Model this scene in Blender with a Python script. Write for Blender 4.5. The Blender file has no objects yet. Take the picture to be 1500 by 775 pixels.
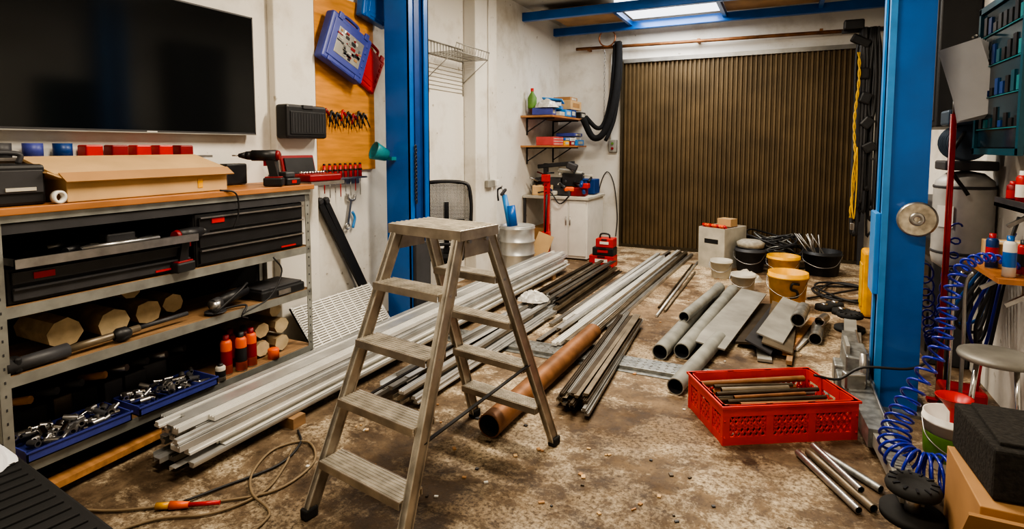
import bpy, bmesh, math, random
from mathutils import Vector, Matrix, Euler
random.seed(7)
R=random.Random(11)
pi=math.pi
sc=bpy.context.scene
try:
    sc.view_settings.view_transform='AgX'; sc.view_settings.look='AgX - High Contrast'
except Exception: pass

# ---------------------------------------------------------------- materials
def mat(name,col,rough=0.5,metal=0.0,var=0.15,scale=8.0,bump=0.0,emit=None,estr=0.0,col2=None,detail=4,stretch=None,coat=0.0):
    m=bpy.data.materials.new(name); m.use_nodes=True
    nt=m.node_tree; n=nt.nodes; l=nt.links; b=n['Principled BSDF']
    b.inputs['Roughness'].default_value=rough; b.inputs['Metallic'].default_value=metal
    tc=n.new('ShaderNodeTexCoord'); mp=n.new('ShaderNodeMapping'); l.new(tc.outputs['Object'],mp.inputs[0])
    if stretch: mp.inputs['Scale'].default_value=stretch
    nz=n.new('ShaderNodeTexNoise'); nz.inputs['Scale'].default_value=scale; nz.inputs['Detail'].default_value=detail
    l.new(mp.outputs[0],nz.inputs['Vector'])
    cr=n.new('ShaderNodeValToRGB'); cr.color_ramp.elements[0].position=0.3; cr.color_ramp.elements[1].position=0.7
    c1=[max(0,c*(1-var)) for c in col]; c2=[min(1,c*(1+var)) for c in col] if col2 is None else col2
    cr.color_ramp.elements[0].color=(*c1,1); cr.color_ramp.elements[1].color=(*c2,1)
    l.new(nz.outputs['Fac'],cr.inputs[0]); l.new(cr.outputs[0],b.inputs['Base Color'])
    if bump>0:
        bp=n.new('ShaderNodeBump'); bp.inputs['Strength'].default_value=bump; bp.inputs['Distance'].default_value=0.01
        l.new(nz.outputs['Fac'],bp.inputs['Height']); l.new(bp.outputs[0],b.inputs['Normal'])
    if emit:
        b.inputs['Emission Color'].default_value=(*emit,1); b.inputs['Emission Strength'].default_value=estr
    if coat: b.inputs['Coat Weight'].default_value=coat
    return m

M={}
def dm(k,*a,**kw): M[k]=mat(k,*a,**kw)
dm('black',(0.018,0.018,0.02),0.45)
dm('matte_black',(0.012,0.012,0.013),0.8)
dm('dark_grey',(0.05,0.05,0.055),0.5)
dm('screen',(0.006,0.007,0.008),0.10,var=0.02)
dm('steel',(0.42,0.41,0.40),0.32,0.9,var=0.2,scale=14)
dm('chrome',(0.7,0.7,0.7),0.15,1.0,var=0.1)
dm('galv',(0.29,0.295,0.285),0.42,0.7,var=0.35,scale=22)
dm('shelf_metal',(0.36,0.37,0.35),0.4,0.6,var=0.2,scale=10)
dm('alu',(0.58,0.58,0.57),0.36,0.65,var=0.15,scale=6)
dm('alu_w',(0.68,0.67,0.63),0.42,0.2,var=0.1,scale=5)
dm('alu_d',(0.28,0.27,0.25),0.4,0.7,var=0.2,scale=5)
dm('ladder_alu',(0.38,0.33,0.275),0.36,0.65,var=0.3,scale=9,bump=0.05)
dm('ladder_step',(0.56,0.52,0.45),0.42,0.45,var=0.25,scale=16,bump=0.1)
dm('bronze',(0.085,0.065,0.045),0.42,0.6,var=0.3,scale=7)
dm('bronze_l',(0.22,0.18,0.13),0.42,0.6,var=0.3,scale=7)
dm('rust_pipe',(0.25,0.115,0.05),0.52,0.35,var=0.35,scale=9)
dm('copper',(0.42,0.18,0.09),0.38,0.7,var=0.3,scale=9)
dm('pvc',(0.25,0.25,0.225),0.5,var=0.25,scale=7)
dm('sheet_grey',(0.31,0.30,0.27),0.5,0.3,var=0.25,scale=5)
dm('blue',(0.006,0.115,0.42),0.32,var=0.15,scale=3,coat=0.2)
dm('blue_l',(0.05,0.25,0.60),0.35,var=0.12)
dm('blue_d',(0.01,0.05,0.20),0.4,var=0.15)
dm('case_blue',(0.055,0.07,0.29),0.45,var=0.15)
dm('red',(0.52,0.015,0.012),0.38,var=0.15)
dm('red_crate',(0.70,0.03,0.012),0.38,var=0.12)
dm('red_d',(0.24,0.010,0.014),0.45)
dm('orange',(0.78,0.12,0.015),0.45)
dm('yellow',(0.75,0.37,0.012),0.45,var=0.25)
dm('yellow_r',(0.70,0.42,0.03),0.6)
dm('teal',(0.008,0.075,0.11),0.35)
dm('teal_l',(0.02,0.20,0.23),0.4)
dm('white',(0.72,0.70,0.65),0.5,var=0.05)
dm('white_dirty',(0.50,0.47,0.40),0.6,var=0.2,scale=5)
dm('paper',(0.66,0.66,0.68),0.8,var=0.04)
dm('card',(0.56,0.37,0.185),0.75,var=0.1,scale=5)
dm('card_d',(0.38,0.21,0.09),0.8,var=0.1,scale=5)
dm('wood',(0.40,0.20,0.08),0.55,var=0.25,scale=5,stretch=(1,6,6))
dm('wood_board',(0.27,0.16,0.08),0.6,var=0.3,scale=4,stretch=(6,1,6))
dm('peg',(0.60,0.26,0.05),0.5,var=0.2,scale=3,stretch=(1,1,8))
dm('bench_wood',(0.42,0.175,0.06),0.45,var=0.22,scale=3,stretch=(4,1,4))
dm('ply',(0.44,0.27,0.13),0.65,var=0.18,scale=4)
dm('log_end',(0.50,0.40,0.25),0.7,var=0.2,scale=14)
dm('log_bark',(0.30,0.22,0.13),0.85,var=0.3,scale=14,bump=0.3)
dm('rubber',(0.02,0.02,0.02),0.85)
dm('cable_tan',(0.20,0.145,0.085),0.6)
dm('cable_black',(0.02,0.02,0.022),0.5)
dm('hose_blue',(0.012,0.022,0.36),0.3,coat=0.4)
dm('foam',(0.018,0.016,0.014),0.95,var=0.5,scale=60,bump=0.6)
dm('cloth',(0.010,0.010,0.011),0.95,bump=0.4,scale=14)
dm('tank',(0.40,0.39,0.37),0.42,0.1,var=0.15)
dm('motor',(0.07,0.10,0.14),0.4,0.3)
dm('glass_teal',(0.008,0.035,0.055),0.12,var=0.3,scale=4)
dm('lamp_glass',(0.55,0.50,0.42),0.12,0.7,var=0.35,scale=30)
dm('emit_tube',(1,1,1),0.5,emit=(1,0.93,0.8),estr=8.0)
dm('skylight_glow',(0.9,0.95,1.0),0.5,emit=(0.95,0.98,1.0),estr=1.8)
dm('door_brown',(0.125,0.085,0.042),0.5,0.3,var=0.25,scale=2.5)
dm('door_dark',(0.06,0.045,0.025),0.5,0.3)
dm('concrete_cab',(0.38,0.35,0.29),0.8,var=0.3,scale=20,bump=.4)
dm('pink',(0.5,0.07,0.07),0.6)
dm('green',(0.12,0.25,0.05),0.5)
dm('plastic_wrap',(0.52,0.51,0.48),0.25,var=.1,bump=.5,scale=20)

def wall_mat(name,base,dirt,lo=0.52,hi=0.78):
    m=bpy.data.materials.new(name); m.use_nodes=True
    nt=m.node_tree;n=nt.nodes;l=nt.links;b=n['Principled BSDF'];b.inputs['Roughness'].default_value=0.85
    tc=n.new('ShaderNodeTexCoord')
    n1=n.new('ShaderNodeTexNoise');n1.inputs['Scale'].default_value=1.6;n1.inputs['Detail'].default_value=8;n1.inputs['Roughness'].default_value=0.65
    n2=n.new('ShaderNodeTexNoise');n2.inputs['Scale'].default_value=13;n2.inputs['Detail'].default_value=7
    l.new(tc.outputs['Object'],n1.inputs['Vector']);l.new(tc.outputs['Object'],n2.inputs['Vector'])
    cr=n.new('ShaderNodeValToRGB');cr.color_ramp.elements[0].position=lo;cr.color_ramp.elements[0].color=(*base,1)
    cr.color_ramp.elements[1].position=hi;cr.color_ramp.elements[1].color=(*dirt,1)
    l.new(n1.outputs['Fac'],cr.inputs[0])
    cr2=n.new('ShaderNodeValToRGB');cr2.color_ramp.elements[0].position=0.68;cr2.color_ramp.elements[0].color=(1,1,1,1)
    cr2.color_ramp.elements[1].position=0.73;cr2.color_ramp.elements[1].color=(0.42,0.37,0.30,1)
    l.new(n2.outputs['Fac'],cr2.inputs[0])
    mx=n.new('ShaderNodeMixRGB');mx.blend_type='MULTIPLY';mx.inputs[0].default_value=0.7
    l.new(cr.outputs[0],mx.inputs[1]);l.new(cr2.outputs[0],mx.inputs[2]);l.new(mx.outputs[0],b.inputs['Base Color'])
    bp=n.new('ShaderNodeBump');bp.inputs['Strength'].default_value=0.25;bp.inputs['Distance'].default_value=0.01
    l.new(n2.outputs['Fac'],bp.inputs['Height']);l.new(bp.outputs[0],b.inputs['Normal'])
    M[name]=m
wall_mat('plaster',(0.72,0.69,0.63),(0.48,0.43,0.35))
wall_mat('ceiling_paint',(0.52,0.50,0.45),(0.40,0.37,0.31))

def floor_mat():
    m=bpy.data.materials.new('concrete_floor'); m.use_nodes=True
    nt=m.node_tree;n=nt.nodes;l=nt.links;b=n['Principled BSDF']
    tc=n.new('ShaderNodeTexCoord')
    def noise(s,d,rg=0.6,dist=0.0):
        x=n.new('ShaderNodeTexNoise');x.inputs['Scale'].default_value=s;x.inputs['Detail'].default_value=d;x.inputs['Roughness'].default_value=rg;x.inputs['Distortion'].default_value=dist
        l.new(tc.outputs['Object'],x.inputs['Vector']);return x
    def ramp(src,p0,c0,p1,c1):
        x=n.new('ShaderNodeValToRGB');x.color_ramp.elements[0].position=p0;x.color_ramp.elements[0].color=(*c0,1)
        x.color_ramp.elements[1].position=p1;x.color_ramp.elements[1].color=(*c1,1);l.new(src,x.inputs[0]);return x
    big=noise(1.3,10,0.82,0.3); med=noise(6.5,10,0.75,0.2); fine=noise(48,10,0.75); big2=noise(0.7,6,0.65)
    base=ramp(med.outputs['Fac'],0.38,(0.095,0.062,0.036),0.62,(0.235,0.165,0.10))
    worn=ramp(big.outputs['Fac'],0.48,(0,0,0),0.55,(1,1,1))
    light=ramp(fine.outputs['Fac'],0.42,(0.21,0.155,0.10),0.56,(0.56,0.46,0.32))
    mx=n.new('ShaderNodeMixRGB');l.new(worn.outputs[0],mx.inputs[0]);l.new(base.outputs[0],mx.inputs[1]);l.new(light.outputs[0],mx.inputs[2])
    sp=ramp(fine.outputs['Fac'],0.34,(0.3,0.25,0.2),0.46,(1,1,1))
    m2=n.new('ShaderNodeMixRGB');m2.blend_type='MULTIPLY';m2.inputs[0].default_value=0.8;l.new(mx.outputs[0],m2.inputs[1]);l.new(sp.outputs[0],m2.inputs[2])
    st=ramp(big2.outputs['Fac'],0.42,(0.36,0.30,0.25),0.53,(1,1,1))
    m3=n.new('ShaderNodeMixRGB');m3.blend_type='MULTIPLY';m3.inputs[0].default_value=0.85;l.new(m2.outputs[0],m3.inputs[1]);l.new(st.outputs[0],m3.inputs[2])
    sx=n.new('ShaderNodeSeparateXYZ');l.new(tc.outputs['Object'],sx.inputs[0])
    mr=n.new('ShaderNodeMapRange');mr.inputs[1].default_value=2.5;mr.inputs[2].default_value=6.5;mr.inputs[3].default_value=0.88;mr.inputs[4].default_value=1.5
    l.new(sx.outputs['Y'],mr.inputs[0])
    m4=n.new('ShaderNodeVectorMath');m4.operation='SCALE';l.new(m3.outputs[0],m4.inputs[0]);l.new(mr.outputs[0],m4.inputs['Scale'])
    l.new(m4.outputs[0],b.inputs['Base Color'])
    rr=ramp(med.outputs['Fac'],0.35,(0.48,)*3,0.65,(0.85,)*3);l.new(rr.outputs[0],b.inputs['Roughness'])
    bp=n.new('ShaderNodeBump');bp.inputs['Strength'].default_value=0.45;bp.inputs['Distance'].default_value=0.008
    l.new(fine.outputs['Fac'],bp.inputs['Height']);l.new(bp.outputs[0],b.inputs['Normal'])
    M['floor']=m
floor_mat()

# ---------------------------------------------------------------- mesh builder
def catmull(pts,n=6,closed=False):
    P=[Vector(p) for p in pts]; out=[]
    N=len(P)
    rng=range(N) if closed else range(N-1)
    for i in rng:
        p1=P[i];p2=P[(i+1)%N]
        p0=P[i-1] if (i>0 or closed) else p1*2-p2
        p3=P[(i+2)%N] if (i+2<N or closed) else p2*2-p1
        for k in range(n):
            t=k/n
            out.append(0.5*((2*p1)+(-p0+p2)*t+(2*p0-5*p1+4*p2-p3)*t*t+(-p0+3*p1-3*p2+p3)*t**3))
    if not closed: out.append(P[-1])
    return out

class B:
    keep=False
    def __init__(s,name):
        s.name=name; s.bm=bmesh.new(); s.mats=[]; s.X=Matrix.Identity(4)
    def mi(s,k):
        if k not in s.mats: s.mats.append(k)
        return s.mats.index(k)
    def poly(s,verts,faces,k,smooth=False,flat=()):
        vs=[s.bm.verts.new(s.X@Vector(v)) for v in verts]; i=s.mi(k)
        for q,f in enumerate(faces):
            try:
                fc=s.bm.faces.new([vs[j] for j in f]); fc.material_index=i; fc.smooth=smooth and (q not in flat)
            except ValueError: pass
        return vs
    def box(s,c,d,k,rot=(0,0,0),bev=0.0):
        t=bmesh.new(); bmesh.ops.create_cube(t,size=1.0)
        for v in t.verts: v.co=Vector((v.co.x*d[0],v.co.y*d[1],v.co.z*d[2]))
        if bev>0: bmesh.ops.bevel(t,geom=list(t.edges),offset=min(bev,min(d)*0.45),segments=2,affect='EDGES',profile=0.5)
        m=Matrix.Translation(Vector(c))@Euler([math.radians(a) for a in rot]).to_matrix().to_4x4()
        t.verts.index_update()
        vv=[m@v.co for v in t.verts]; ff=[[v.index for v in f.verts] for f in t.faces]; t.free()
        s.poly(vv,ff,k)
        return s
    def b2(s,x0,x1,y0,y1,z0,z1,k,bev=0.0):
        return s.box(((x0+x1)/2,(y0+y1)/2,(z0+z1)/2),(abs(x1-x0),abs(y1-y0),abs(z1-z0)),k,bev=bev)
    def cyl(s,p0,p1,r,k,r2=None,seg=18,hollow=0.0,kin=None,cap=True):
        p0=Vector(p0);p1=Vector(p1);r2=r if r2 is None else r2
        d=(p1-p0).normalized(); u=d.orthogonal().normalized(); w=d.cross(u)
        V=[];F=[]
        for p,rr in ((p0,r),(p1,r2)):
            for i in range(seg):
                a=2*pi*i/seg; V.append(p+(u*math.cos(a)+w*math.sin(a))*rr)
        for i in range(seg): F.append([i,(i+1)%seg,seg+(i+1)%seg,seg+i])
        if hollow<=0:
            if cap:
                s.poly(V,F+[list(range(seg))[::-1],list(range(seg,2*seg))],k,True,flat=(seg,seg+1))
            else: s.poly(V,F,k,True)
        else:
            s.poly(V,F,k,True)
            h=hollow
            VI=[]
            for p,rr in ((p0,r*h),(p1,r2*h)):
                for i in range(seg):
                    a=2*pi*i/seg; VI.append(p+(u*math.cos(a)+w*math.sin(a))*rr)
            s.poly(VI,[f[::-1] for f in F],kin or k,True)
            V2=V[:seg]+VI[:seg]; s.poly(V2,[[i,seg+i,seg+(i+1)%seg,(i+1)%seg] for i in range(seg)],k)
            V2=V[seg:]+VI[seg:]; s.poly(V2,[[i,(i+1)%seg,seg+(i+1)%seg,seg+i] for i in range(seg)],k)
        return s
    def tube(s,pts,r,k,seg=8,n=6,closed=False,raw=False):
        P=[Vector(p) for p in pts] if raw else catmull(pts,n,closed)
        N=len(P);V=[];F=[];u=None
        for i in range(N):
            a=P[(i-1)%N] if (i>0 or closed) else P[i]; b=P[(i+1)%N] if (i<N-1 or closed) else P[i]
            d=(b-a)
            if d.length<1e-9: d=Vector((0,0,1))
            d.normalize()
            if u is None: u=d.orthogonal().normalized()
            else:
                u=u-d*u.dot(d)
                if u.length<1e-6: u=d.orthogonal()
                u.normalize()
            w=d.cross(u)
            for j in range(seg):
                t=2*pi*j/seg; V.append(P[i]+(u*math.cos(t)+w*math.sin(t))*r)
        L=N if closed else N-1
        for i in range(L):
            i2=(i+1)%N
            for j in range(seg): F.append([i*seg+j,i*seg+(j+1)%seg,i2*seg+(j+1)%seg,i2*seg+j])
        fl=()
        if not closed:
            F.append(list(range(seg))[::-1]);F.append([(N-1)*seg+j for j in range(seg)]);fl=(len(F)-1,len(F)-2)
        s.poly(V,F,k,True,flat=fl)
        return s
    def lathe(s,prof,o,k,seg=28,axis=(0,0,1)):
        ax=Vector(axis).normalized(); q=Vector((0,0,1)).rotation_difference(ax).to_matrix(); o=Vector(o)
        V=[];F=[]
        for (r,z) in prof:
            for j in range(seg):
                t=2*pi*j/seg; V.append(o+q@Vector((r*math.cos(t),r*math.sin(t),z)))
        for i in range(len(prof)-1):
            for j in range(seg): F.append([i*seg+j,i*seg+(j+1)%seg,(i+1)*seg+(j+1)%seg,(i+1)*seg+j])
        s.poly(V,F,k,True); return s
    def extr(s,poly,p0,p1,k,roll=0.0,up=(0,0,1)):
        p0=Vector(p0);p1=Vector(p1);d=(p1-p0).normalized();u=Vector(up);sd=d.cross(u).normalized();u=sd.cross(d)
        cr,sr=math.cos(roll),math.sin(roll)
        V=[]
        for p in (p0,p1):
            for (a,b) in poly:
                a2=a*cr-b*sr;b2=a*sr+b*cr; V.append(p+sd*a2+u*b2)
        n=len(poly)
        F=[[i,(i+1)%n,n+(i+1)%n,n+i] for i in range(n)]+[list(range(n))[::-1],list(range(n,2*n))]
        s.poly(V,F,k); return s
    def crumple(s,c,size,h,k,n=9,seed=1,noise=.35):
        rr=random.Random(seed); V=[]
        for j in range(n):
            for i in range(n):
                a=(i/(n-1)-.5)*2;q=(j/(n-1)-.5)*2; e=max(0,1-a*a)*max(0,1-q*q)
                V.append((c[0]+a*size[0]/2*(1-.25*q*q)+rr.uniform(-.3,.3)*size[0]/n,c[1]+q*size[1]/2*(1-.25*a*a)+rr.uniform(-.3,.3)*size[1]/n,c[2]+h*e*(1-noise)+h*noise*rr.random()*min(1,e*3)))
        s.poly(V,[[j*n+i,j*n+i+1,(j+1)*n+i+1,(j+1)*n+i] for j in range(n-1) for i in range(n-1)],k,False); return s
    def done(s,loc=None):
        me=bpy.data.meshes.new(s.name)
        bmesh.ops.recalc_face_normals(s.bm,faces=s.bm.faces)
        co=[v.co for v in s.bm.verts]
        c=Vector(((min(v.x for v in co)+max(v.x for v in co))/2,(min(v.y for v in co)+max(v.y for v in co))/2,min(v.z for v in co)))
        if s.keep: c=Vector((0,0,0))
        for v in s.bm.verts: v.co-=c
        s.bm.to_mesh(me); s.bm.free()
        for k in s.mats: me.materials.append(M[k])
        ob=bpy.data.objects.new(s.name,me); ob.location=c; bpy.context.collection.objects.link(ob)
        return ob

XL=-3.45; XR=1.25; YB=9.0; YF=-2.0; ZC=3.62
# ---------------------------------------------------------------- room shell
def shell(name,x0,x1,y0,y1,z0,z1,k):
    b=B(name); b.keep=True; b.b2(x0,x1,y0,y1,z0,z1,k); return b.done()
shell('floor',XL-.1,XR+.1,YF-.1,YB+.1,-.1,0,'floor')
shell('ceiling',XL-.1,XR+.1,YF-.1,YB+.1,ZC,ZC+.1,'ceiling_paint')
shell('wall_left',XL-.1,XL,YF-.1,YB+.1,0,ZC,'plaster')
shell('wall_right',XR,XR+.1,YF-.1,YB+.1,0,ZC,'plaster')
shell('wall_back',XL,XR,YB,YB+.1,0,ZC,'plaster')
shell('wall_front',XL,XR,YF-.1,YF,0,ZC,'plaster')
b=B('trim_1');b.keep=True
b.b2(XL,XL+.07,3.02,3.42,0,ZC,'plaster',.01).done()
b=B('trim_2');b.keep=True
b.b2(XL,XL+.16,5.85,6.40,0,ZC,'plaster',.01).done()

b=B('door_1'); b.keep=True
x=-2.33; P=[]; pitch=0.065
while x<0.93:
    P+= [(x,8.97),(x+.016,8.97),(x+.024,8.93),(x+.050,8.93),(x+.058,8.97)]
    x+=pitch
P.append((x,8.97))
V=[(p[0],p[1],z) for z in (0.02,2.93) for p in P]; n_=len(P)
b.poly(V,[[i,i+1,n_+i+1,n_+i] for i in range(n_-1)],'door_brown')
b.b2(-2.36,0.98,8.9,8.985,2.92,2.98,'alu_d')
b.b2(-2.37,-2.33,8.9,8.99,0,2.95,'door_dark')
b.b2(-2.33,0.95,8.92,8.985,0,0.05,'door_dark')
b.done()
b=B('trim_3'); b.keep=True
b.b2(0.93,1.0,8.88,8.99,0,3.0,'dark_grey').done()

b=B('ceiling_frame'); b.keep=True
for y in (7.5,8.72): b.b2(XL,XR,y,y+.09,3.40,3.52,'blue',.008)
b.b2(XL,XR,7.62,7.64,3.46,3.50,'blue_d')
for x0 in (-2.2,-.85,.35): b.b2(x0,x0+.05,7.58,8.73,3.45,3.52,'blue')
b.done()
b=B('ceiling_plywood_panels'); b.keep=True
b.b2(-3.2,-2.2,7.6,8.7,3.53,3.55,'ply');b.b2(-.8,.35,7.6,8.7,3.53,3.55,'ply')
b.done()
b=B('ceiling_light_panel'); b.keep=True
b.b2(-2.14,-.87,7.62,8.7,3.545,3.60,'skylight_glow').done()
for i,(lx,ly) in enumerate(((-1.1,1.2),(-1.1,3.6),(-1.1,6.0))):
    b=B('fluorescent_lamp'); b.keep=True
    b.b2(lx-.75,lx+.75,ly-.08,ly+.08,3.56,3.615,'white',.01)
    for dy in (-.04,.04): b.cyl((lx-.7,ly+dy,3.54),(lx+.7,ly+dy,3.54),.014,'emit_tube',seg=10)
    b.done()
def area(name,loc,size,sy,power,col,rot=(0,0,0)):
    l=bpy.data.lights.new(name,'AREA');l.shape='RECTANGLE';l.size=size;l.size_y=sy;l.energy=power;l.color=col
    o=bpy.data.objects.new(name,l);o.location=loc;o.rotation_euler=rot;bpy.context.collection.objects.link(o)
area('lamp_light',(-1.1,1.2,3.50),1.5,.25,80,(1,.88,.71))
area('lamp_light',(-1.1,3.6,3.50),1.5,.25,110,(1,.88,.71))
area('lamp_light',(-1.1,6.0,3.50),1.5,.25,92,(1,.90,.75))
area('skylight_light',(-1.5,8.16,3.50),1.1,.9,42,(.97,.97,.95))

b=B('heating_pipe'); b.cyl((-3.11,8.88,3.19),(1.2,8.88,3.15),.025,'rust_pipe')
for x in (-2.9,-1.2,.4): b.box((x,8.93,3.18),(.04,.12,.06),'rust_pipe')
b.done()
b=B('orange_cable_loop'); b.tube([(-2.58+.13*math.cos(t),8.83,3.32+.13*math.sin(t)) for t in [i*pi/6 for i in range(12)]],.012,'copper',closed=True).done()
b=B('hanging_chain')
for i in range(22):
    z=3.12-i*.05; b.tube([(-2.62+.012*math.cos(t)*(i%2),8.84+.012*math.cos(t)*((i+1)%2),z+.03*math.sin(t)) for t in [j*pi/3 for j in range(6)]],.005,'steel',seg=5,n=2,closed=True)
b.done()
b=B('black_fabric_sleeve')
b.tube([(-2.38,8.78,3.22),(-2.38,8.76,2.9),(-2.40,8.72,2.5),(-2.46,8.66,2.1),(-2.57,8.6,1.80),(-2.72,8.56,1.76),(-2.86,8.5,2.05)],.05,'cloth',seg=12)
b.tube([(-2.44,8.80,3.2),(-2.45,8.76,2.8),(-2.48,8.74,2.4),(-2.56,8.68,2.0),(-2.66,8.6,1.90),(-2.84,8.56,2.08)],.035,'cloth',seg=10)
b.tube([(-2.36,8.80,3.2),(-2.34,8.76,2.8),(-2.37,8.74,2.4),(-2.42,8.68,2.0),(-2.52,8.6,1.70)],.03,'cloth',seg=10)
b.box((-2.40,8.82,3.22),(.1,.1,.06),'black'); b.done()

# ---------------------------------------------------------------- two-post lift
def lift_post(x0,x1,y0,y1,inner):
    b=B('car_lift_post'); t=.012
    b.b2(x0,x1,y0,y0+t,0.02,ZC-.02,'blue'); b.b2(x0,x1,y1-t,y1,0.02,ZC-.02,'blue')
    if inner>0:
        b.b2(x0,x0+t,y0,y1,0.02,ZC-.02,'blue')
        for yy in (y0,y1-.07): b.b2(x1-t,x1,yy,yy+.07,0.02,ZC-.02,'blue' )
        b.b2(x0+.03,x1-.03,y0+.05,y1-.05,.3,ZC-.05,'blue_d')
        b.b2(x1-.035,x1-.02,y0+.12,y1-.12,.3,3.5,'blue_d')
    else:
        b.b2(x1-t,x1,y0,y1,0.02,ZC-.02,'blue')
        for yy in (y0,y1-.07): b.b2(x0,x0+t,yy,yy+.07,0.02,ZC-.02,'blue_l')
        b.b2(x0+.03,x1-.03,y0+.05,y1-.05,.3,ZC-.05,'blue_d')
        b.b2(x0-.004,x0+.03,y0-.006,y0,0.02,ZC-.02,'blue_l')
    cx=(x0+x1)/2;cy=(y0+y1)/2
    b.b2(x0-.06,x1+.06,y0-.06,y1+.06,0,0.02,'galv')
    for dx in (-1,1):
        for dy in (-1,1):
            b.cyl((cx+dx*((x1-x0)/2+.035),cy+dy*((y1-y0)/2+.035),.02),(cx+dx*((x1-x0)/2+.035),cy+dy*((y1-y0)/2+.035),.06),.014,'steel',seg=6)
    return b
def arm(b,pts):
    a=Vector(pts[0]);c=Vector(pts[1]);e=Vector(pts[2])
    b.extr([(-.065,-.05),(.065,-.05),(.065,.05),(-.065,.05)],a,c,'galv')
    b.extr([(-.045,-.035),(.045,-.035),(.045,.035),(-.045,.035)],a.lerp(c,.7),e,'sheet_grey')
    b.cyl(a+Vector((0,0,-.07)),a+Vector((0,0,.14)),.035,'steel')
    b.box(a,(.2,.16,.14),'galv',bev=.01)
    b.cyl((e.x,e.y,.0),(e.x,e.y,e.z+.04),.03,'steel')
    b.lathe([(.0,0),(.10,0),(.105,.015),(.10,.03),(.09,.04),(.06,.042),(.055,.03),(0,.03)],(e.x,e.y,e.z+.03),'rubber')
    for i in range(12):
        t=i*pi/6; b.box((e.x+.078*math.cos(t),e.y+.078*math.sin(t),e.z+.073),(.03,.008,.006),'black',rot=(0,0,math.degrees(t)))
    b.lathe([(.0,0),(.12,0),(.12,.03),(0,.03)],(e.x,e.y,0),'rubber')
    b.tube([a+Vector((.08,-.05,.07)),a.lerp(c,.5)+Vector((.05,0,.07)),c+Vector((.03,0,.06))],.008,'steel')
b=lift_post(-3.19,-2.94,4.05,4.36,1)
for i in range(16):
    z=1.60-i*.032
    b.tube([(-2.925+.004*(i%2),4.12+.012*math.cos(t),z+.02*math.sin(t)) for t in [j*pi/3 for j in range(6)]],.006,'black',seg=5,n=2,closed=True)
b.b2(-2.94,-2.90,4.08,4.30,.12,.75,'dark_grey',.006)
b.done()
b=lift_post(.54,.76,4.0,4.28,-1)
b.box((.525,4.14,.95),(.03,.2,.5),'blue_l',bev=.005)
arm(b,[(.44,4.05,.10),(.50,3.35,.10),(.545,2.86,.09)])
arm(b,[(.44,4.28,.10),(.52,5.1,.10),(.56,5.65,.09)])
b.box((.45,4.165,.16),(.13,.32,.28),'galv',bev=.01); b.box((.40,4.165,.3),(.02,.22,.1),'sheet_grey')
b.box((.42,3.90,.19),(.12,.06,.10),'steel',rot=(0,0,20),bev=.01); b.cyl((.47,3.93,.1),(.47,3.93,.36),.022,'steel')
b.done()
b=B('hose_cover_plate')
b.b2(-2.86,.30,3.88,4.18,0.0,.006,'galv')
b.b2(-2.86,.30,3.93,4.13,.006,.03,'galv',.004)
for i in range(59):
    for j in range(4):
        b.box((-2.83+i*.053,3.955+j*.05,.031),(.022,.006,.003),'alu_d',rot=(0,0,45 if (i+j)%2 else -45))
b.done()
b=B('work_lamp'); LX=.70;LY=3.93;LZ=1.185
b.lathe([(.0,.05),(.04,.05),(.075,.025),(.097,0),(.102,-.006),(.092,-.012)],(LX,LY,LZ),'steel',axis=(0,1,0))
b.lathe([(0,0),(.045,-.004),(.092,-.006)],(LX,LY,LZ),'lamp_glass',axis=(0,1,0))
b.lathe([(.015,-.008),(.03,-.016),(.038,-.008)],(LX,LY,LZ),'steel',axis=(0,1,0))
b.box((LX,3.985,LZ),(.04,.03,.06),'black');b.done()
b=B('teal_cup')
b.lathe([(0,.02),(.05,.02),(.075,.13),(.08,.15),(.072,.148),(.045,.03),(0,.03)],(-3.10,3.97,1.52),'teal_l',axis=(-.35,-.7,.3))
b.box((-3.10,4.02,1.5),(.04,.07,.03),'teal_l').done()

# ---------------------------------------------------------------- step ladder
b=B('step_ladder')
wv=Vector((.985,-.17,0)).normalized(); dv=Vector((.17,.985,0)).normalized(); cc=Vector((-1.44,2.24,0)); Ht=1.235
def LP(w,d,z): return cc+wv*w+dv*d+Vector((0,0,z))
for sd in (-1,1):
    for fr in (-1,1):
        bot=LP(.275*sd,.56*fr,.03); top=LP(.19*sd,.10*fr,Ht-.02)
        b.extr([(-.028,-.011),(.028,-.011),(.028,.011),(-.028,.011)],bot,top,'ladder_alu',roll=0,up=wv)
        b.extr([(-.028,-.016),(-.022,-.016),(-.022,.016),(-.028,.016)],bot,top,'ladder_step',up=wv)
        b.extr([(.022,-.016),(.028,-.016),(.028,.016),(.022,.016)],bot,top,'ladder_alu',up=wv)
        ft=LP(.276*sd,.565*fr,0.0); b.box(ft+Vector((0,0,.024)),(.045,.065,.046),'rubber',rot=(0,0,-10),bev=.008)
MX=Matrix(((wv.x,dv.x,0,0),(wv.y,dv.y,0,0),(0,0,1,0),(0,0,0,1)))
for fr in (-1,1):
    for i in range(1,5):
        z=i*.246; k=z/Ht
        hw=.275*(1-k)+.19*k; dd=(.56*(1-k)+.10*k)*fr
        b.X=Matrix.Translation(LP(0,dd,z))@MX; dep=.125 if fr<0 else .10
        b.box((0,0,-.004),(2*hw-.02,dep,.006),'ladder_step')
        for q in range(7): b.box((0,-dep/2+.01+q*(dep-.02)/6,.001),(2*hw-.03,.006,.004),'ladder_step')
        for q in (-1,1): b.box((0,q*dep/2,-.016),(2*hw-.02,.005,.032),'ladder_alu')
        for q in (-1,1): b.box((q*(hw-.012),0,-.018),(.005,dep*.8,.03),'ladder_alu')
        for q in (-1,1): b.cyl((q*(hw+.004),0,-.016),(q*(hw+.012),0,-.016),.008,'steel',seg=8)
b.X=Matrix.Translation(LP(0,0,Ht))@MX
b.box((0,0,0),(.45,.27,.012),'ladder_step',bev=.004)
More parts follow.
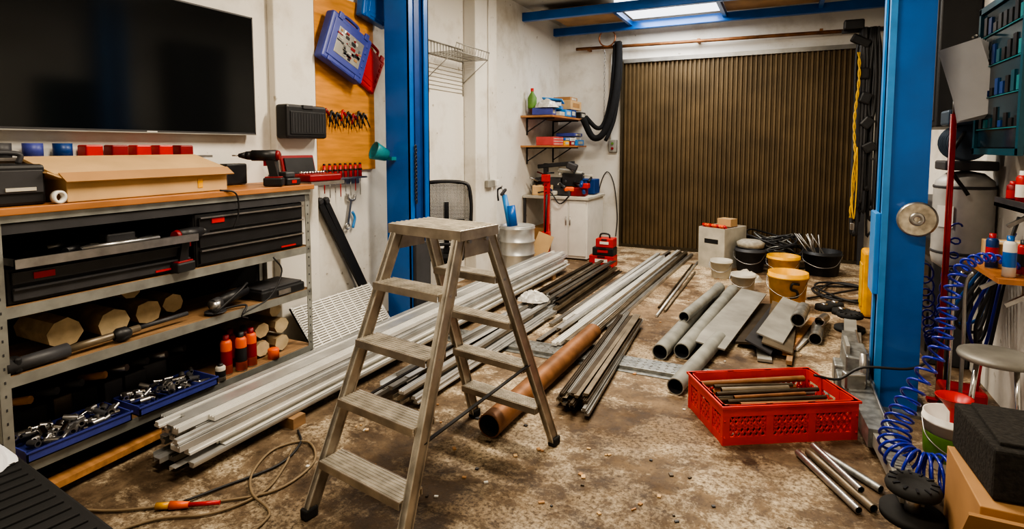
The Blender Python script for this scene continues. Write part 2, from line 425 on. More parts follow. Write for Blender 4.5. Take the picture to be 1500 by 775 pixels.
for q in range(9): b.box((0,-.12+q*.03,.008),(.43,.008,.004),'ladder_step')
for q in (-1,1): b.box((0,q*.133,-.018),(.45,.006,.045),'ladder_alu'); b.box((q*.223,0,-.018),(.006,.26,.045),'ladder_alu')
for q in (-1,1):
    b.box((q*.205,0,-.07),(.006,.17,.10),'ladder_alu')
    for e in (-.06,.06): b.cyl((q*.195,e,-.05),(q*.22,e,-.05),.009,'steel',seg=8)
b.X=Matrix.Identity(4)
for sd in (-1,1):
    b.extr([(-.008,-.003),(.008,-.003),(.008,.003),(-.008,.003)],LP(.25*sd,-.40,.42),LP(.25*sd,.36,.50),'cable_black')
b.done()

# ---------------------------------------------------------------- profile bundles
def uch(w,h,t): return [(-w/2,0),(w/2,0),(w/2,h),(w/2-t,h),(w/2-t,t),(-w/2+t,t),(-w/2+t,h),(-w/2,h)]
def lch(w,h,t): return [(-w/2,0),(w/2,0),(w/2,t),(-w/2+t,t),(-w/2+t,h),(-w/2,h)]
def tch(w,h,t): return [(-w/2,0),(w/2,0),(w/2,h*.4),(w*.3,h*.4),(w*.3,h),(-w*.3,h),(-w*.3,h*.4),(-w/2,h*.4)]
def rch(w,h,t): return [(-w/2,0),(w/2,0),(w/2,h),(w*.36,h),(w*.32,h*.7),(w*.12,h*.7),(w*.08,h*.95),(-w*.08,h*.95),(-w*.12,h*.7),(-w*.32,h*.7),(-w*.36,h),(-w/2,h)]
def bundle(name,a,c,width,layers,n,kinds,z0=.0,jit=.15,yaw=.0,ph=.035,rnd=None,shr=0.0,shapes=None):
    rr=random.Random(rnd or 3); b=B(name)
    a=Vector(a);c=Vector(c);d=(c-a).normalized();s_=d.cross(Vector((0,0,1)))
    for L in range(layers):
        nn=max(2,int(round(n*(1-shr*L/max(1,layers))))); W=width*(1-shr*L/max(1,layers))
        for i in range(nn):
            o=(-.5+(i+.5)/nn)*W
            w=W/nn*.93; hh=ph*rr.uniform(.72,.98)
            f=rr.choice(shapes or (uch,rch,tch,lch,rch)); pr=f(w,hh,.003)
            if f is not rch and rr.random()<.5: pr=[(x,hh-y) for x,y in pr]
            z=z0+L*ph+.002
            p=a+s_*(o+rr.uniform(-yaw,yaw))+d*rr.uniform(-jit,jit)+Vector((0,0,z)); q=c+s_*(o+rr.uniform(-yaw,yaw))+d*rr.uniform(-jit,jit)+Vector((0,0,z))
            b.extr(pr,p,q,rr.choice(kinds))
    return b
b=bundle('aluminium_profile_bundle',(-2.69,1.74,0),(-2.63,6.75,0),.38,6,8,['alu','alu','alu_w','alu','alu_w','alu_d'],z0=.06,jit=.13,ph=.031,rnd=5,shr=.35)
for y in (2.3,4.55,6.3): b.box((-2.66,y,.03),(.40,.09,.06),'wood_board')
b.done()
bundle('aluminium_profile_bundle',(-1.58,4.45,0),(-1.40,8.4,0),.50,2,11,['alu','alu_w','bronze_l','alu_w','alu_d','alu','alu_w'],z0=.0,jit=.40,yaw=.05,ph=.036,rnd=9,shr=.5).done()
bundle('aluminium_profile_bundle',(-2.12,2.85,.0),(-2.05,4.70,.0),.34,4,8,['alu_w','alu_d','alu','bronze_l','alu'],z0=.035,jit=.22,yaw=.03,ph=.03,rnd=12,shr=.5).done()
bundle('bronze_profile_bundle',(-2.10,5.05,0),(-2.05,6.95,0),.40,4,9,['bronze','bronze','alu_d','bronze_l','alu'],jit=.18,yaw=.03,ph=.034,rnd=13,shr=.5).done()
bundle('bronze_profile_bundle',(-1.10,3.12,0),(-1.19,4.9,0),.22,4,7,['bronze','bronze_l','bronze','alu_d'],jit=.07,yaw=.012,z0=.032,ph=.024,rnd=15,shr=.3).done()
b=B('loose_metal_rods')
for (p,q,k,r) in [((-1.00,5.5,.014),(-.98,7.4,.014),'bronze_l',.012),((-1.04,5.3,.014),(-1.04,8.1,.014),'alu',.012),((-1.08,5.6,.012),(-1.08,7.9,.012),'bronze',.01)]:
    b.cyl(p,q,r,k,seg=8)
b.done()
b=B('crumpled_plastic_wrap'); b.crumple((-2.10,4.82,.165),(.30,.26),.09,'plastic_wrap',n=13,seed=4); b.done()
b=B('rusty_steel_pipe'); b.cyl((-1.42,2.66,.068),(-1.36,4.35,.10),.068,'rust_pipe',seg=28,hollow=.9,kin='bronze').done()

b=B('grey_plastic_pipes')
for p,q,r in [((-.80,4.23,.06),(-.60,6.5,.06),.06),((-.655,4.32,.06),(-.46,6.45,.06),.06),((-.59,3.66,.055),(-.43,4.78,.055),.055),((-.73,4.9,.155),(-.58,6.0,.155),.045)]:
    b.cyl(p,q,r,'pvc',seg=24,hollow=.88,kin='dark_grey')
b.done()
b=B('sheet_metal_offcuts')
b.box((-.36,5.35,.10),(.24,1.7,.012),'sheet_grey',rot=(2,6,-8)); b.box((-.16,5.4,.05),(.16,1.3,.02),'bronze',rot=(0,-8,-6))
b.box((-.05,5.2,.09),(.20,1.25,.012),'dark_grey',rot=(0,22,-8)); b.box((.02,5.15,.12),(.22,1.05,.012),'bronze_l',rot=(4,14,-2))
b.box((.03,5.2,.16),(.20,.95,.012),'sheet_grey',rot=(5,14,-10)); b.box((-.12,5.0,.02),(.1,1.0,.02),'sheet_grey',rot=(0,0,4))
b.box((.17,5.2,.04),(.05,1.1,.03),'wood',rot=(0,0,-12)); b.box((.24,5.3,.02),(.05,.9,.02),'alu_w',rot=(0,0,-16)); b.box((.10,4.95,.03),(.04,.9,.03),'wood_board',rot=(0,0,-3))
b.cyl((.14,5.1,.19),(.19,5.5,.19),.055,'galv',hollow=.85,kin='black'); b.cyl((.27,5.1,.05),(.31,5.5,.05),.05,'galv',hollow=.85,kin='black')
b.cyl((.31,5.35,.13),(.38,5.8,.05),.04,'steel',hollow=.85,kin='black')
b.done()

# ---------------------------------------------------------------- buckets
def bucket(name,x,y,r,h,k,handle=True,fill=None,z=0):
    b=B(name); rb=r*.82
    b.lathe([(0,.0),(rb,.0),(rb+.002,.004),(r*.97,h*.86),(r*1.03,h*.86),(r*1.03,h*.9),(r,h*.9),(r*1.0,h),(r*.95,h),(rb*.95,.02),(0,.02)],(x,y,z),k,seg=32)
    if fill: b.crumple((x,y,z+h*.72),(r*1.25,r*1.25),h*.14,fill,n=9,seed=int(r*1000)); b.lathe([(0,h*.70),(r*.9,h*.70)],(x,y,z),fill,seg=24)
    if handle: b.tube([(x-r*1.03,y,z+h*.88),(x-r*.95,y-r*.75,z+h*.62),(x-r*.2,y-r*1.18,z+h*.42),(x+r*.6,y-r*.98,z+h*.5),(x+r*1.03,y,z+h*.88)],.004,'steel',seg=6)
    return b
b=bucket('yellow_bucket',.07,6.22,.185,.36,'yellow',fill='rust_pipe')
b.X=Matrix.Translation((.07,6.22,0)); b.tube([(.10,-.155,.27),(.04,-.172,.275),(.03,-.172,.22),(.08,-.16,.20),(.085,-.155,.15),(.02,-.165,.13)],.012,'black',seg=6); b.X=Matrix.Identity(4)
b.done()
b=bucket('black_mortar_bucket',.47,8.05,.22,.30,'black',fill='concrete_cab')
for i in range(9): b.cyl((.47+R.uniform(-.1,.1),8.05+R.uniform(-.1,.1),.12),(.34+R.uniform(-.2,.1),8.05+R.uniform(-.1,.1),.5),.008,'steel',seg=6)
b.done()
bucket('white_plastic_bucket',-.66,7.32,.13,.22,'white_dirty',fill='card').done()
b=bucket('grey_bucket',-.36,7.88,.19,.30,'dark_grey',fill='concrete_cab')
b.lathe([(.10,.30),(.16,.31),(.17,.37),(.12,.40),(0,.40)],(-.36,7.88,0),'concrete_cab',seg=20); b.done()
bucket('white_plastic_bucket',-.37,6.66,.13,.21,'white_dirty',fill='concrete_cab').done()
bucket('yellow_bucket',.03,7.72,.19,.26,'yellow',fill='matte_black').done()
b=B('rag_heap'); b.crumple((-.36,7.32,0.0),(.34,.3),.13,'white_dirty',seed=9); b.done()
b=B('open_cardboard_box'); b.X=Matrix.Translation((-.72,8.05,0))@Matrix.Rotation(math.radians(-26),4,'Z')
for (c,d) in [((0,-.26,.27),(.38,.015,.54)),((0,.26,.27),(.38,.015,.54)),((-.185,0,.27),(.015,.52,.54)),((.185,0,.27),(.015,.52,.54)),((0,0,.02),(.37,.5,.02))]: b.box(c,d,'white_dirty')
b.box((0,.03,.44),(.34,.42,.02),'card_d'); b.box((-.02,.14,.58),(.2,.16,.1),'card'); b.box((0,-.26,.36),(.2,.02,.06),'black')
for i in range(10): b.cyl((-.14+i*.03,-.05,.45),(-.17+i*.035,-.2,.57),.018,'orange' if i%3 else 'red',seg=8)
b.X=Matrix.Identity(4); b.done()
b=B('cable_coil')
for i in range(16):
    rr=R.uniform(.20,.38);cx=-.08+R.uniform(-.06,.06);cy=8.48+R.uniform(-.05,.03);z=.03+i*.022
    b.tube([(cx+rr*math.cos(t),cy+rr*.85*math.sin(t),z+.05*math.sin(t*2+i)+.03) for t in [j*pi/5 for j in range(10)]],.012,('cable_black','dark_grey','galv')[i%3],seg=6,n=4,closed=True)
b.done()
b=B('rubber_hose')
pts=[]
for i in range(40):
    t=i*.5; rr=.34+.06*math.sin(i*1.3); pts.append((.66+rr*math.cos(t)*.85,7.0+rr*1.2*math.sin(t),.014+.004*i*.25))
pts+= [(.35,6.7,.02),(.27,6.6,.02)]
b.tube(pts,.012,'cable_black',seg=6,n=3).done()

# ---------------------------------------------------------------- red crate
b=B('plastic_crate'); u=Vector((.86,.51,0)).normalized(); v=Vector((-u.y,u.x,0)); o=Vector((-.25,3.13,0)); Lx=.76;Ly=.46;hh=.22
CM=Matrix.Translation(o)@Matrix(((u.x,v.x,0,0),(u.y,v.y,0,0),(0,0,1,0),(0,0,0,1)))
b.X=CM
k='red_crate'
b.b2(0.02,Lx-.02,.02,Ly-.02,.0,.012,k)
for z0,z1,e in ((0,.045,.0),(hh-.06,hh,.004)):
    b.b2(-e,Lx+e,-e,.012,z0,z1,k);b.b2(-e,Lx+e,Ly-.012,Ly+e,z0,z1,k);b.b2(-e,.012,0,Ly,z0,z1,k);b.b2(Lx-.012,Lx+e,0,Ly,z0,z1,k)
b.b2(-.014,Lx+.014,-.014,.006,hh-.012,hh,k);b.b2(-.014,Lx+.014,Ly-.006,Ly+.014,hh-.012,hh,k);b.b2(-.014,.006,0,Ly,hh-.012,hh,k);b.b2(Lx-.006,Lx+.014,0,Ly,hh-.012,hh,k)
for (yy) in (.006,Ly-.006):
    for xx in (0.015,.26,.50,Lx-.015): b.b2(xx-.02,xx+.02,yy-.008,yy+.008,0,hh,k)
    for seg0,seg1 in ((.04,.24),(.28,.48),(.52,.72)):
        n=6
        for i in range(n+1):
            xx=seg0+(seg1-seg0)*i/n
            for s_ in (-1,1): b.box((xx,yy,.105),(.010,.008,.15),k,rot=(0,s_*35,0))
    b.b2(0,Lx,yy-.004,yy+.004,.10,.11,k)
for xx in (.006,Lx-.006):
    for yy in (.015,.15,.31,Ly-.015): b.b2(xx-.008,xx+.008,yy-.016,yy+.016,0,hh,k)
    for i in range(12): 
        yy=.03+i*(Ly-.06)/11
        for s_ in (-1,1): b.box((xx,yy,.09),(.008,.009,.12),k,rot=(s_*35,0,0))
b.X=Matrix.Identity(4); b.done()
b=B('copper_tube_offcuts'); b.X=CM
rr=random.Random(4)
for L in range(5):
    for i in range(8):
        y=.05+i*.05+rr.uniform(-.006,.006); l0=rr.uniform(.03,.18); l1=rr.uniform(.5,.72)
        b.cyl((l0,y,.035+L*.034),(l1,min(Ly-.04,max(.04,y+rr.uniform(-.03,.03))),.035+L*.034+rr.uniform(-.004,.012)),rr.choice((.012,.016,.018)),rr.choice(('copper','rust_pipe','rust_pipe','bronze_l','pvc','bronze')),seg=12,hollow=.8,kin='black')
b.X=Matrix.Identity(4); b.done()
b=B('steel_tubes')
for i,(p,q,r) in enumerate([((.11,3.19,.02),(.34,2.78,.02),.017),((.16,3.22,.02),(.40,2.82,.02),.02),((.215,3.25,.02),(.45,3.0,.02),.018),((.18,3.23,.055),(.36,2.90,.05),.016)]):
    b.cyl(p,q,r,('steel','bronze_l','galv')[i%3],hollow=.8,kin='black')
b.done()

# ---------------------------------------------------------------- right side
b=bucket('paint_bucket',.80,3.42,.125,.27,'white')
b.lathe([(.112,.05),(.1165,.06),(.1215,.17),(.12,.18)],(.80,3.42,0),'green')
b.lathe([(.012,.18),(.015,.28),(.075,.36),(.08,.36),(.075,.355),(.01,.28)],(.80,3.42,.0),'red'); b.done()
b=B('cardboard_box'); b.box((.88,2.70,.16),(.42,.46,.32),'card_d',bev=.004); b.box((.88,2.70,.321),(.05,.46,.003),'card')
b.box((.72,2.455,.24),(.2,.012,.2),'card_d',rot=(35,0,0)); b.done()
b=B('black_foam_block'); b.box((.89,2.74,.42),(.38,.42,.19),'foam',rot=(0,0,4),bev=.012); b.box((.89,2.74,.52),(.3,.36,.02),'foam',bev=.005); b.done()
b=B('round_stool')
b.lathe([(0,.485),(.13,.485),(.165,.495),(.17,.51),(.165,.525),(.12,.532),(0,.534)],(1.03,3.68,0),'sheet_grey',seg=36)
for a in range(4):
    t=a*pi/2+.5; b.cyl((1.03+.11*math.cos(t),3.68+.11*math.sin(t),.49),(1.03+.16*math.cos(t),3.68+.16*math.sin(t),0),.012,'chrome',seg=10)
b.tube([(1.03+.14*math.cos(t),3.68+.14*math.sin(t),.18) for t in [i*pi/4 for i in range(8)]],.008,'chrome',closed=True); b.done()
b=B('coiled_air_hose')
path=catmull([(1.10,3.70,.99),(.95,3.62,1.04),(.82,3.52,.98),(.765,3.47,.78),(.73,3.42,.60),(.62,3.33,.40),(.54,3.22,.26),(.52,3.12,.17),(.60,3.04,.13),(.72,3.05,.12)],20)
H_=[];N=len(path);ang=0
for i in range(N-1):
    for q in range(4):
        t=(i+q/4)/(N-1); p=path[i].lerp(path[i+1],q/4); d=(path[i+1]-path[i]).normalized(); uu=d.cross(Vector((0.3,1,0.1))).normalized(); ww=d.cross(uu)
        rad=.012+.026*min(1,t*3)+ (.055*max(0,(t-.5)*2)); 
        ang+=2*pi*34/((N-1)*4); 
        H_.append(p+(uu*math.cos(ang)+ww*math.sin(ang))*rad)
for q in H_: q.z=max(q.z,.012)
b.tube(H_,.007,'hose_blue',seg=6,raw=True)
b.tube([(1.22,3.8,1.18),(1.16,3.74,1.08),(1.10,3.70,.99)],.0065,'hose_blue'); b.done()
b=B('spiral_air_line')
H_=[]
for i in range(260):
    a=i*.55; t=i/260; H_.append(Vector((.99+.035*math.cos(a)-.16*t,4.42-.1*t,1.1-.75*math.sin(t*pi*.9)+.04*math.sin(a))))
b.tube(H_,.006,'hose_blue',seg=6,raw=True); b.done()
b=B('red_support_pole'); b.cyl((.918,4.27,.0),(.918,4.27,1.80),.017,'red'); b.cyl((.918,4.27,1.80),(.918,4.27,1.90),.008,'steel'); b.box((.918,4.27,.01),(.12,.05,.02),'red'); b.done()
TX,TY=1.075,4.64
b=B('pressure_tank')
b.lathe([(0,0),(.1,.01),(.155,.05),(.165,.1),(.165,.55),(.155,.6),(.1,.65),(0,.67)],(TX,TY,.78),'tank',seg=36)
for z in (.9,1.33): b.lathe([(.1655,0),(.169,.004),(.169,.016),(.1655,.02)],(TX,TY,z),'dark_grey')
b.box((TX-.12,TY-.12,1.15),(.004,.10,.14),'white',rot=(0,0,45))
for a in range(3):
    t=a*2*pi/3; b.cyl((TX+.12*math.cos(t),TY+.12*math.sin(t),.83),(TX+.13*math.cos(t),TY+.13*math.sin(t),0),.015,'dark_grey')
b.done()
b=B('compressor_motor')
b.box((TX,TY,1.48),(.28,.28,.06),'dark_grey',bev=.01); b.cyl((TX-.02,TY-.12,1.63),(TX-.02,TY+.13,1.63),.11,'motor',seg=28)
for i in range(8): b.cyl((TX-.02,TY-.10+i*.028,1.63),(TX-.02,TY-.093+i*.028,1.63),.118,'motor',seg=28)
b.box((TX-.04,TY-.05,1.79),(.2,.2,.1),'motor',bev=.015); b.tube([(TX-.04,TY-.11,1.7),(TX-.13,TY-.2,1.5),(TX-.03,TY-.22,1.3)],.012,'cable_black'); b.done()
b=B('black_tool_cabinet'); b.b2(1.0,1.24,5.15,6.0,1.75,3.1,'black',.01)
b.b2(.992,1.0,5.2,5.56,1.8,3.05,'dark_grey'); b.b2(.992,1.0,5.6,5.95,1.8,3.05,'dark_grey'); b.cyl((.985,5.54,2.3),(.985,5.54,2.5),.008,'steel'); b.done()
b=B('dark_equipment_rack'); b.b2(1.0,1.24,5.0,5.9,0,1.2,'dark_grey',.01)
for i in range(6): b.b2(.985,1.0,5.05,5.85,.08+i*.18,.20+i*.18,'black',.005)
b.done()
b=B('glass_door_cabinet'); y0,y1=3.60,4.36
b.b2(1.06,1.245,y0,y1,1.56,2.42,'dark_grey',.01)
b.b2(1.05,1.06,y0+.03,y1-.03,1.6,2.38,'glass_teal')
for z in (1.575,2.405): b.b2(1.035,1.06,y0,y1,z-.018,z+.018,'teal')
for y in (y0+.02,y1-.02): b.b2(1.035,1.06,y-.018,y+.018,1.56,2.42,'teal')
rr=random.Random(3)
for j in range(4):
    b.b2(1.04,1.05,y0+.04,y1-.04,1.70+j*.18,1.705+j*.18,'teal_l')
    for i in range(8): b.b2(1.042,1.05,y0+.05+i*.083,y0+.10+i*.083,1.71+j*.18,1.71+j*.18+rr.uniform(.03,.12),rr.choice(('blue_d','teal','dark_grey','black','black','teal_l')))
b.done()
b=B('hanging_paper_sheets')
for i in range(5):
    b.box((.965+i*.006,4.18+i*.012,1.995-i*.004),(.002,.205,.44),'paper',rot=(16-i*1.5,0,-108))
b.cyl((.97,4.19,2.24),(1.03,4.38,2.28),.006,'steel',seg=8)
b.done()
b=B('bracket_shelf'); b.b2(.98,1.24,3.55,4.15,.92,.945,'bench_wood'); 
for y in (3.65,4.05): b.box((1.12,y,.85),(.2,.02,.02),'steel',rot=(0,-35,0)); b.b2(1.225,1.24,y-.01,y+.01,.75,.92,'steel')
b.done()
def can(name,x,y,z,r,h,k,cap='white',seg=20):
    b=B(name); b.lathe([(0,0),(r,0),(r,h*.8),(r*.8,h*.86),(r*.45,h*.88)],(x,y,z),k,seg=seg); b.lathe([(r*.55,h*.86),(r*.55,h),(0,h)],(x,y,z),cap,seg=seg)
    b.lathe([(r*1.01,h*.03),(r*1.02,.0),(r*1.01,0)],(x,y,z),'steel',seg=seg)
    b.lathe([(r*1.005,h*.25),(r*1.008,h*.26),(r*1.008,h*.6),(r*1.005,h*.61)],(x,y,z),cap,seg=seg); return b.done()
can('lubricant_can',1.04,3.63,.945,.028,.21,'white','blue'); can('lubricant_can',1.12,3.72,.945,.028,.18,'red','black'); can('lubricant_can',1.03,3.86,.945,.028,.19,'blue_d','red'); can('lubricant_can',1.17,3.6,.945,.028,.22,'steel','red')
b=B('small_cardboard_box'); b.box((1.13,3.98,1.01),(.18,.22,.13),'card',bev=.003); b.box((1.13,3.98,1.076),(.18,.03,.003),'white'); b.done()
b=B('bracket_shelf'); b.b2(1.05,1.24,3.5,3.95,1.28,1.30,'dark_grey'); b.b2(1.05,1.06,3.5,3.95,1.28,1.33,'dark_grey')
for y in (3.6,3.88): b.box((1.16,y,1.22),(.16,.02,.02),'steel',rot=(0,-35,0))
b.done()
can('lubricant_can',1.10,3.72,1.30,.028,.18,'red','white'); can('lubricant_can',1.10,3.85,1.30,.028,.12,'red_d','red')
b=B('power_cable')
b.tube([(.20,3.75,.24),(.33,3.8,.22),(.46,3.84,.30),(.72,3.9,.32),(.86,4.05,.42),(1.0,4.35,.62),(1.15,4.4,.9)],.008,'cable_black').done()
b=B('tangled_hoses')
for i in range(5):
    y=4.15+.05*i; b.tube([(1.22,y,1.2-.1*i),(1.12,y-.1,.9),(1.04-.02*i,y-.05,.55),(1.12,y+.05,.32+.05*i),(1.2,y+.1,.8)],.010,('cable_black','hose_blue','cable_black','dark_grey','blue')[i],seg=7)
b.done()
b=B('chrome_pry_bars')
for i in range(2): b.tube([(.90+.05*i,3.98-.03*i,.0),(.90+.05*i,3.98-.03*i,.5),(.90+.05*i,3.96,.82),(.93+.05*i,3.95,.9)],.010,('chrome','steel')[i%2],seg=8)
b.done()
b=B('red_trolley_jack'); b.box((1.0,4.14,.11),(.22,.18,.12),'red',bev=.02); b.cyl((.92,4.04,.05),(.92,4.09,.05),.05,'black'); b.cyl((1.08,4.04,.05),(1.08,4.09,.05),.05,'black'); b.cyl((1.05,4.1,.15),(1.1,4.2,.42),.018,'red'); b.done()

b=B('hanging_cables')
rr=random.Random(8)
b.b2(.60,1.2,8.28,8.32,3.02,3.06,'dark_grey')
for i in range(22):
    x=.80+rr.uniform(0,.20); y=8.24+rr.uniform(-.06,.02); zb=rr.uniform(.5,2.2); w=rr.uniform(.02,.05)
    b.tube([(x,y,3.06),(x-w,y,2.4 if zb<2 else 2.7),(x-w*.8,y,zb+.1),(x,y,zb),(x+w*.8,y,zb+.1),(x+w,y,2.5 if zb<2 else 2.8),(x,y,3.06)],rr.choice((.012,.016,.022)),rr.choice(('cable_black','black','dark_grey')),seg=6,n=4)
b.box((.72,8.2,3.10),(.22,.12,.12),'black',bev=.02); b.box((.80,8.2,2.9),(.22,.1,.1),'black',rot=(0,30,0),bev=.02)
for i in range(4): b.box((.84+.03*i,8.16,2.5-.3*i),(.12,.06,.14),'black',rot=(0,20*i,0),bev=.02)
b.done()
b=B('yellow_rope')
for q in (0,pi):
    b.tube([(.775+.010*math.cos(q+i*1.1)+.015*math.sin(i*.25),8.10+.010*math.sin(q+i*1.1),2.75-i*.045) for i in range(46)],.008,'yellow_r',seg=6,n=3)
b.tube([(.80,8.08,1.6),(.76,8.08,1.2),(.78,8.08,.8),(.80,8.08,.75),(.81,8.08,1.2),(.80,8.08,1.6)],.008,'yellow_r',seg=6)
b.box((.78,8.10,.62),(.05,.04,.09),'steel',bev=.01); b.done()
b=B('plywood_offcut'); b.box((1.0,7.0,.56),(.02,.5,1.1),'ply',rot=(0,10,0)); b.box((.92,7.0,.46),(.02,.4,.9),'ply',rot=(0,8,6)); b.done()
b=B('yellow_jerrycan'); b.box((.80,6.25,.32),(.2,.3,.62),'yellow',bev=.03); b.cyl((.80,6.18,.62),(.80,6.18,.68),.03,'black'); b.tube([(.80,6.24,.62),(.80,6.26,.70),(.80,6.34,.70),(.80,6.36,.61)],.012,'yellow'); b.box((.695,6.25,.30),(.01,.18,.4),'yellow_r',bev=.005); b.done()
b=B('rubber_lift_pads')
for i,(x,y) in enumerate([(.50,6.42),(.54,6.18),(.40,6.28)]): b.lathe([(0,.05),(.05,.05),(.08,.045),(.085,0),(0,0)],(x,y,0),'rubber'); b.lathe([(.03,.05),(.03,.065),(0,.065)],(x,y,0),'steel')
b.done()

# ---------------------------------------------------------------- back-left corner
def shelfboard(name,y0,y1,x1,z):
    b=B(name); b.b2(XL,x1,y0,y1,z,z+.025,'wood')
    for y in (y0+.2,y1-.25):
        b.b2(XL,x1-.06,y,y+.02,z-.02,z,'black'); b.b2(XL,XL+.02,y,y+.02,z-.25,z,'black'); b.box((XL+.17,y+.01,z-.11),(.38,.015,.015),'black',rot=(0,-32,0))
    b.b2(x1,x1+.004,y0,y1,z,z+.025,'bench_wood'); return b.done()
shelfboard('storage_shelf',7.45,8.95,-2.95,2.03); shelfboard('storage_shelf',7.45,8.95,-2.95,1.60)
def items(name,lst):
    b=B(name)
    for it in lst:
        c,d,k=it[:3]; rot=it[3] if len(it)>3 else (0,0,0); b.box(c,d,k,rot=rot,bev=.006)
        b.box((c[0]+d[0]/2+.001,c[1],c[2]),(.003,d[1]*.6,d[2]*.5),it[4] if len(it)>4 else 'white_dirty',rot=rot)
    return b.done()
items('assorted_boxes',[((-3.15,7.62,2.11),(.3,.26,.10),'case_blue',(0,0,10)),((-3.08,7.86,2.09),(.24,.2,.06),'white_dirty'),((-3.1,8.1,2.11),(.3,.24,.10),'blue_l'),((-3.12,8.38,2.12),(.3,.24,.12),'blue_d'),((-3.15,8.0,2.19),(.25,.3,.06),'blue_l',(0,0,15)),((-3.15,8.5,2.25),(.36,.5,.14),'card',(0,0,0),'card_d'),((-3.3,7.85,2.20),(.2,.2,.09),'orange'),((-3.12,7.78,2.24),(.32,.3,.03),'paper',(14,0,20)),((-3.12,7.9,2.29),(.3,.25,.02),'blue_l',(-10,6,10)),((-3.05,8.78,2.11),(.2,.25,.1),'black'),((-3.15,8.5,2.35),(.28,.34,.06),'card_d')])
b=B('pink_checked_carton'); b.b2(-3.25,-2.98,7.56,7.96,1.627,1.75,'pink',.004)
for i in range(10):
    for j in range(3): b.b2(-2.981,-2.978,7.575+i*.038,7.595+i*.038,1.64+j*.038,1.655+j*.038,'white_dirty')
b.done()
items('assorted_boxes',[((-3.1,8.1,1.66),(.25,.22,.07),'yellow'),((-3.1,8.12,1.72),(.25,.24,.04),'blue'),((-3.1,8.36,1.66),(.25,.2,.07),'red_d'),((-3.1,8.36,1.72),(.25,.24,.05),'white'),((-3.1,8.66,1.67),(.3,.34,.09),'blue_l'),((-3.12,8.6,1.74),(.3,.3,.05),'paper'),((-3.1,8.55,1.795),(.3,.4,.05),'case_blue')])
b=B('oil_bottle'); b.lathe([(0,0),(.06,0),(.065,.02),(.065,.16),(.02,.24),(.02,.28),(0,.28)],(-3.34,7.62,2.16),'green'); b.lathe([(.024,.25),(.024,.295),(0,.295)],(-3.34,7.62,2.16),'red'); b.done()
b=B('plastic_bag'); b.crumple((-3.10,7.58,2.165),(.36,.24),.14,'plastic_wrap',seed=3); b.done()
b=B('base_cabinet'); b.b2(-3.02,-2.46,7.55,8.3,.02,.86,'white',.006); b.b2(-3.44,-2.44,7.5,8.34,.86,.90,'white_dirty',.006)
for x0,x1 in ((-3.0,-2.75),(-2.73,-2.48)): b.b2(x0,x1,7.532,7.55,.06,.84,'white',.003)
for x in (-2.77,-2.71): b.cyl((x,7.52,.5),(x,7.52,.62),.008,'steel')
b.b2(-3.43,-3.40,7.52,7.55,0,.86,'dark_grey'); b.b2(-3.40,-3.05,7.7,8.2,.0,.4,'card_d')
b.done()
b=B('power_tool_clutter')
rr=random.Random(21)
for c,d,k,rot in [((-3.2,7.7,.97),(.3,.25,.14),'card',(0,0,20)),((-3.2,8.0,1.06),(.4,.3,.16),'dark_grey',(0,0,5)),((-2.9,7.75,.95),(.35,.25,.08),'dark_grey',(0,0,-10)),((-2.65,7.75,.96),(.22,.2,.12),'red_d',(0,0,8)),((-2.62,8.1,1.02),(.25,.25,.22),'blue_d',(0,0,0)),((-2.85,8.05,1.06),(.3,.3,.3),'black',(0,0,12)),((-2.55,7.7,1.05),(.12,.14,.07),'red',(0,0,5)),((-2.9,8.05,1.23),(.36,.2,.05),'white_dirty',(0,8,12)),((-2.78,7.66,1.0),(.14,.12,.06),'orange',(0,0,30)),((-3.05,7.62,.94),(.2,.1,.06),'white_dirty',(0,0,-15))]: b.box(c,d,k,rot=rot,bev=.012)
for i in range(26):
    x=rr.uniform(-3.3,-2.55);y=rr.uniform(7.56,8.0);z=rr.uniform(.95,1.25); a=rr.uniform(0,6.28)
    b.cyl((x,y,z),(x+.14*math.cos(a),y+.14*math.sin(a),z+rr.uniform(-.05,.06)),rr.uniform(.010,.026),rr.choice(('black','dark_grey','red_d','blue_d','steel','black','white_dirty')),seg=10)
b.box((-3.05,7.85,1.34),(.55,.10,.06),'black',rot=(0,-6,10),bev=.01); b.box((-3.2,7.82,1.28),(.06,.08,.16),'black',bev=.01); b.box((-2.8,7.85,1.32),(.16,.12,.1),'dark_grey',rot=(0,20,10),bev=.02)
b.tube([(-3.3,7.6,.93),(-3.0,7.48,.96),(-2.85,7.48,.8),(-2.7,7.5,.93)],.01,'cable_black')
b.done()
b=B('farm_jack'); b.b2(-3.02,-2.95,7.30,7.36,.03,1.22,'red'); b.box((-2.985,7.33,.015),(.16,.14,.03),'red'); b.box((-2.985,7.30,.35),(.12,.09,.14),'red',bev=.01); b.box((-2.985,7.29,1.17),(.11,.08,.10),'red',bev=.01); b.cyl((-2.985,7.27,.38),(-2.95,7.24,.95),.014,'black')
for i in range(20): b.cyl((-2.985,7.298,.12+i*.05),(-2.985,7.29,.12+i*.05),.010,'black',seg=8)
b.done()
b=B('red_tool_boxes'); X_=-2.17;Y_=7.36
for i,(k1,z) in enumerate((('red',0),('black',.15),('red',.26))):
    h=(.15,.11,.12)[i]; w=.34-.05*i
    b.box((X_+.02*i,Y_,z+h/2),(w,.2,h),k1,bev=.012); b.box((X_+.02*i,Y_-.103,z+h*.55),(w*.5,.01,h*.3),'white' if i!=1 else 'red'); b.box((X_+.02*i,Y_-.105,z+h*.92),(w*.3,.02,.015),'black')
b.tube([(X_-.05,Y_,.375),(X_-.03,Y_,.43),(X_+.07,Y_,.43),(X_+.09,Y_,.375)],.012,'black')
b.done()
b=B('steel_drum')
pr=[(0,0),(.225,0),(.235,.01)]
for i in range(3): z=.05+i*.17; pr+=[(.23,z),(.23,z+.14),(.24,z+.15),(.24,z+.16)]
pr+=[(.23,.56),(.24,.575),(.225,.575),(.222,.55),(0,.55)]
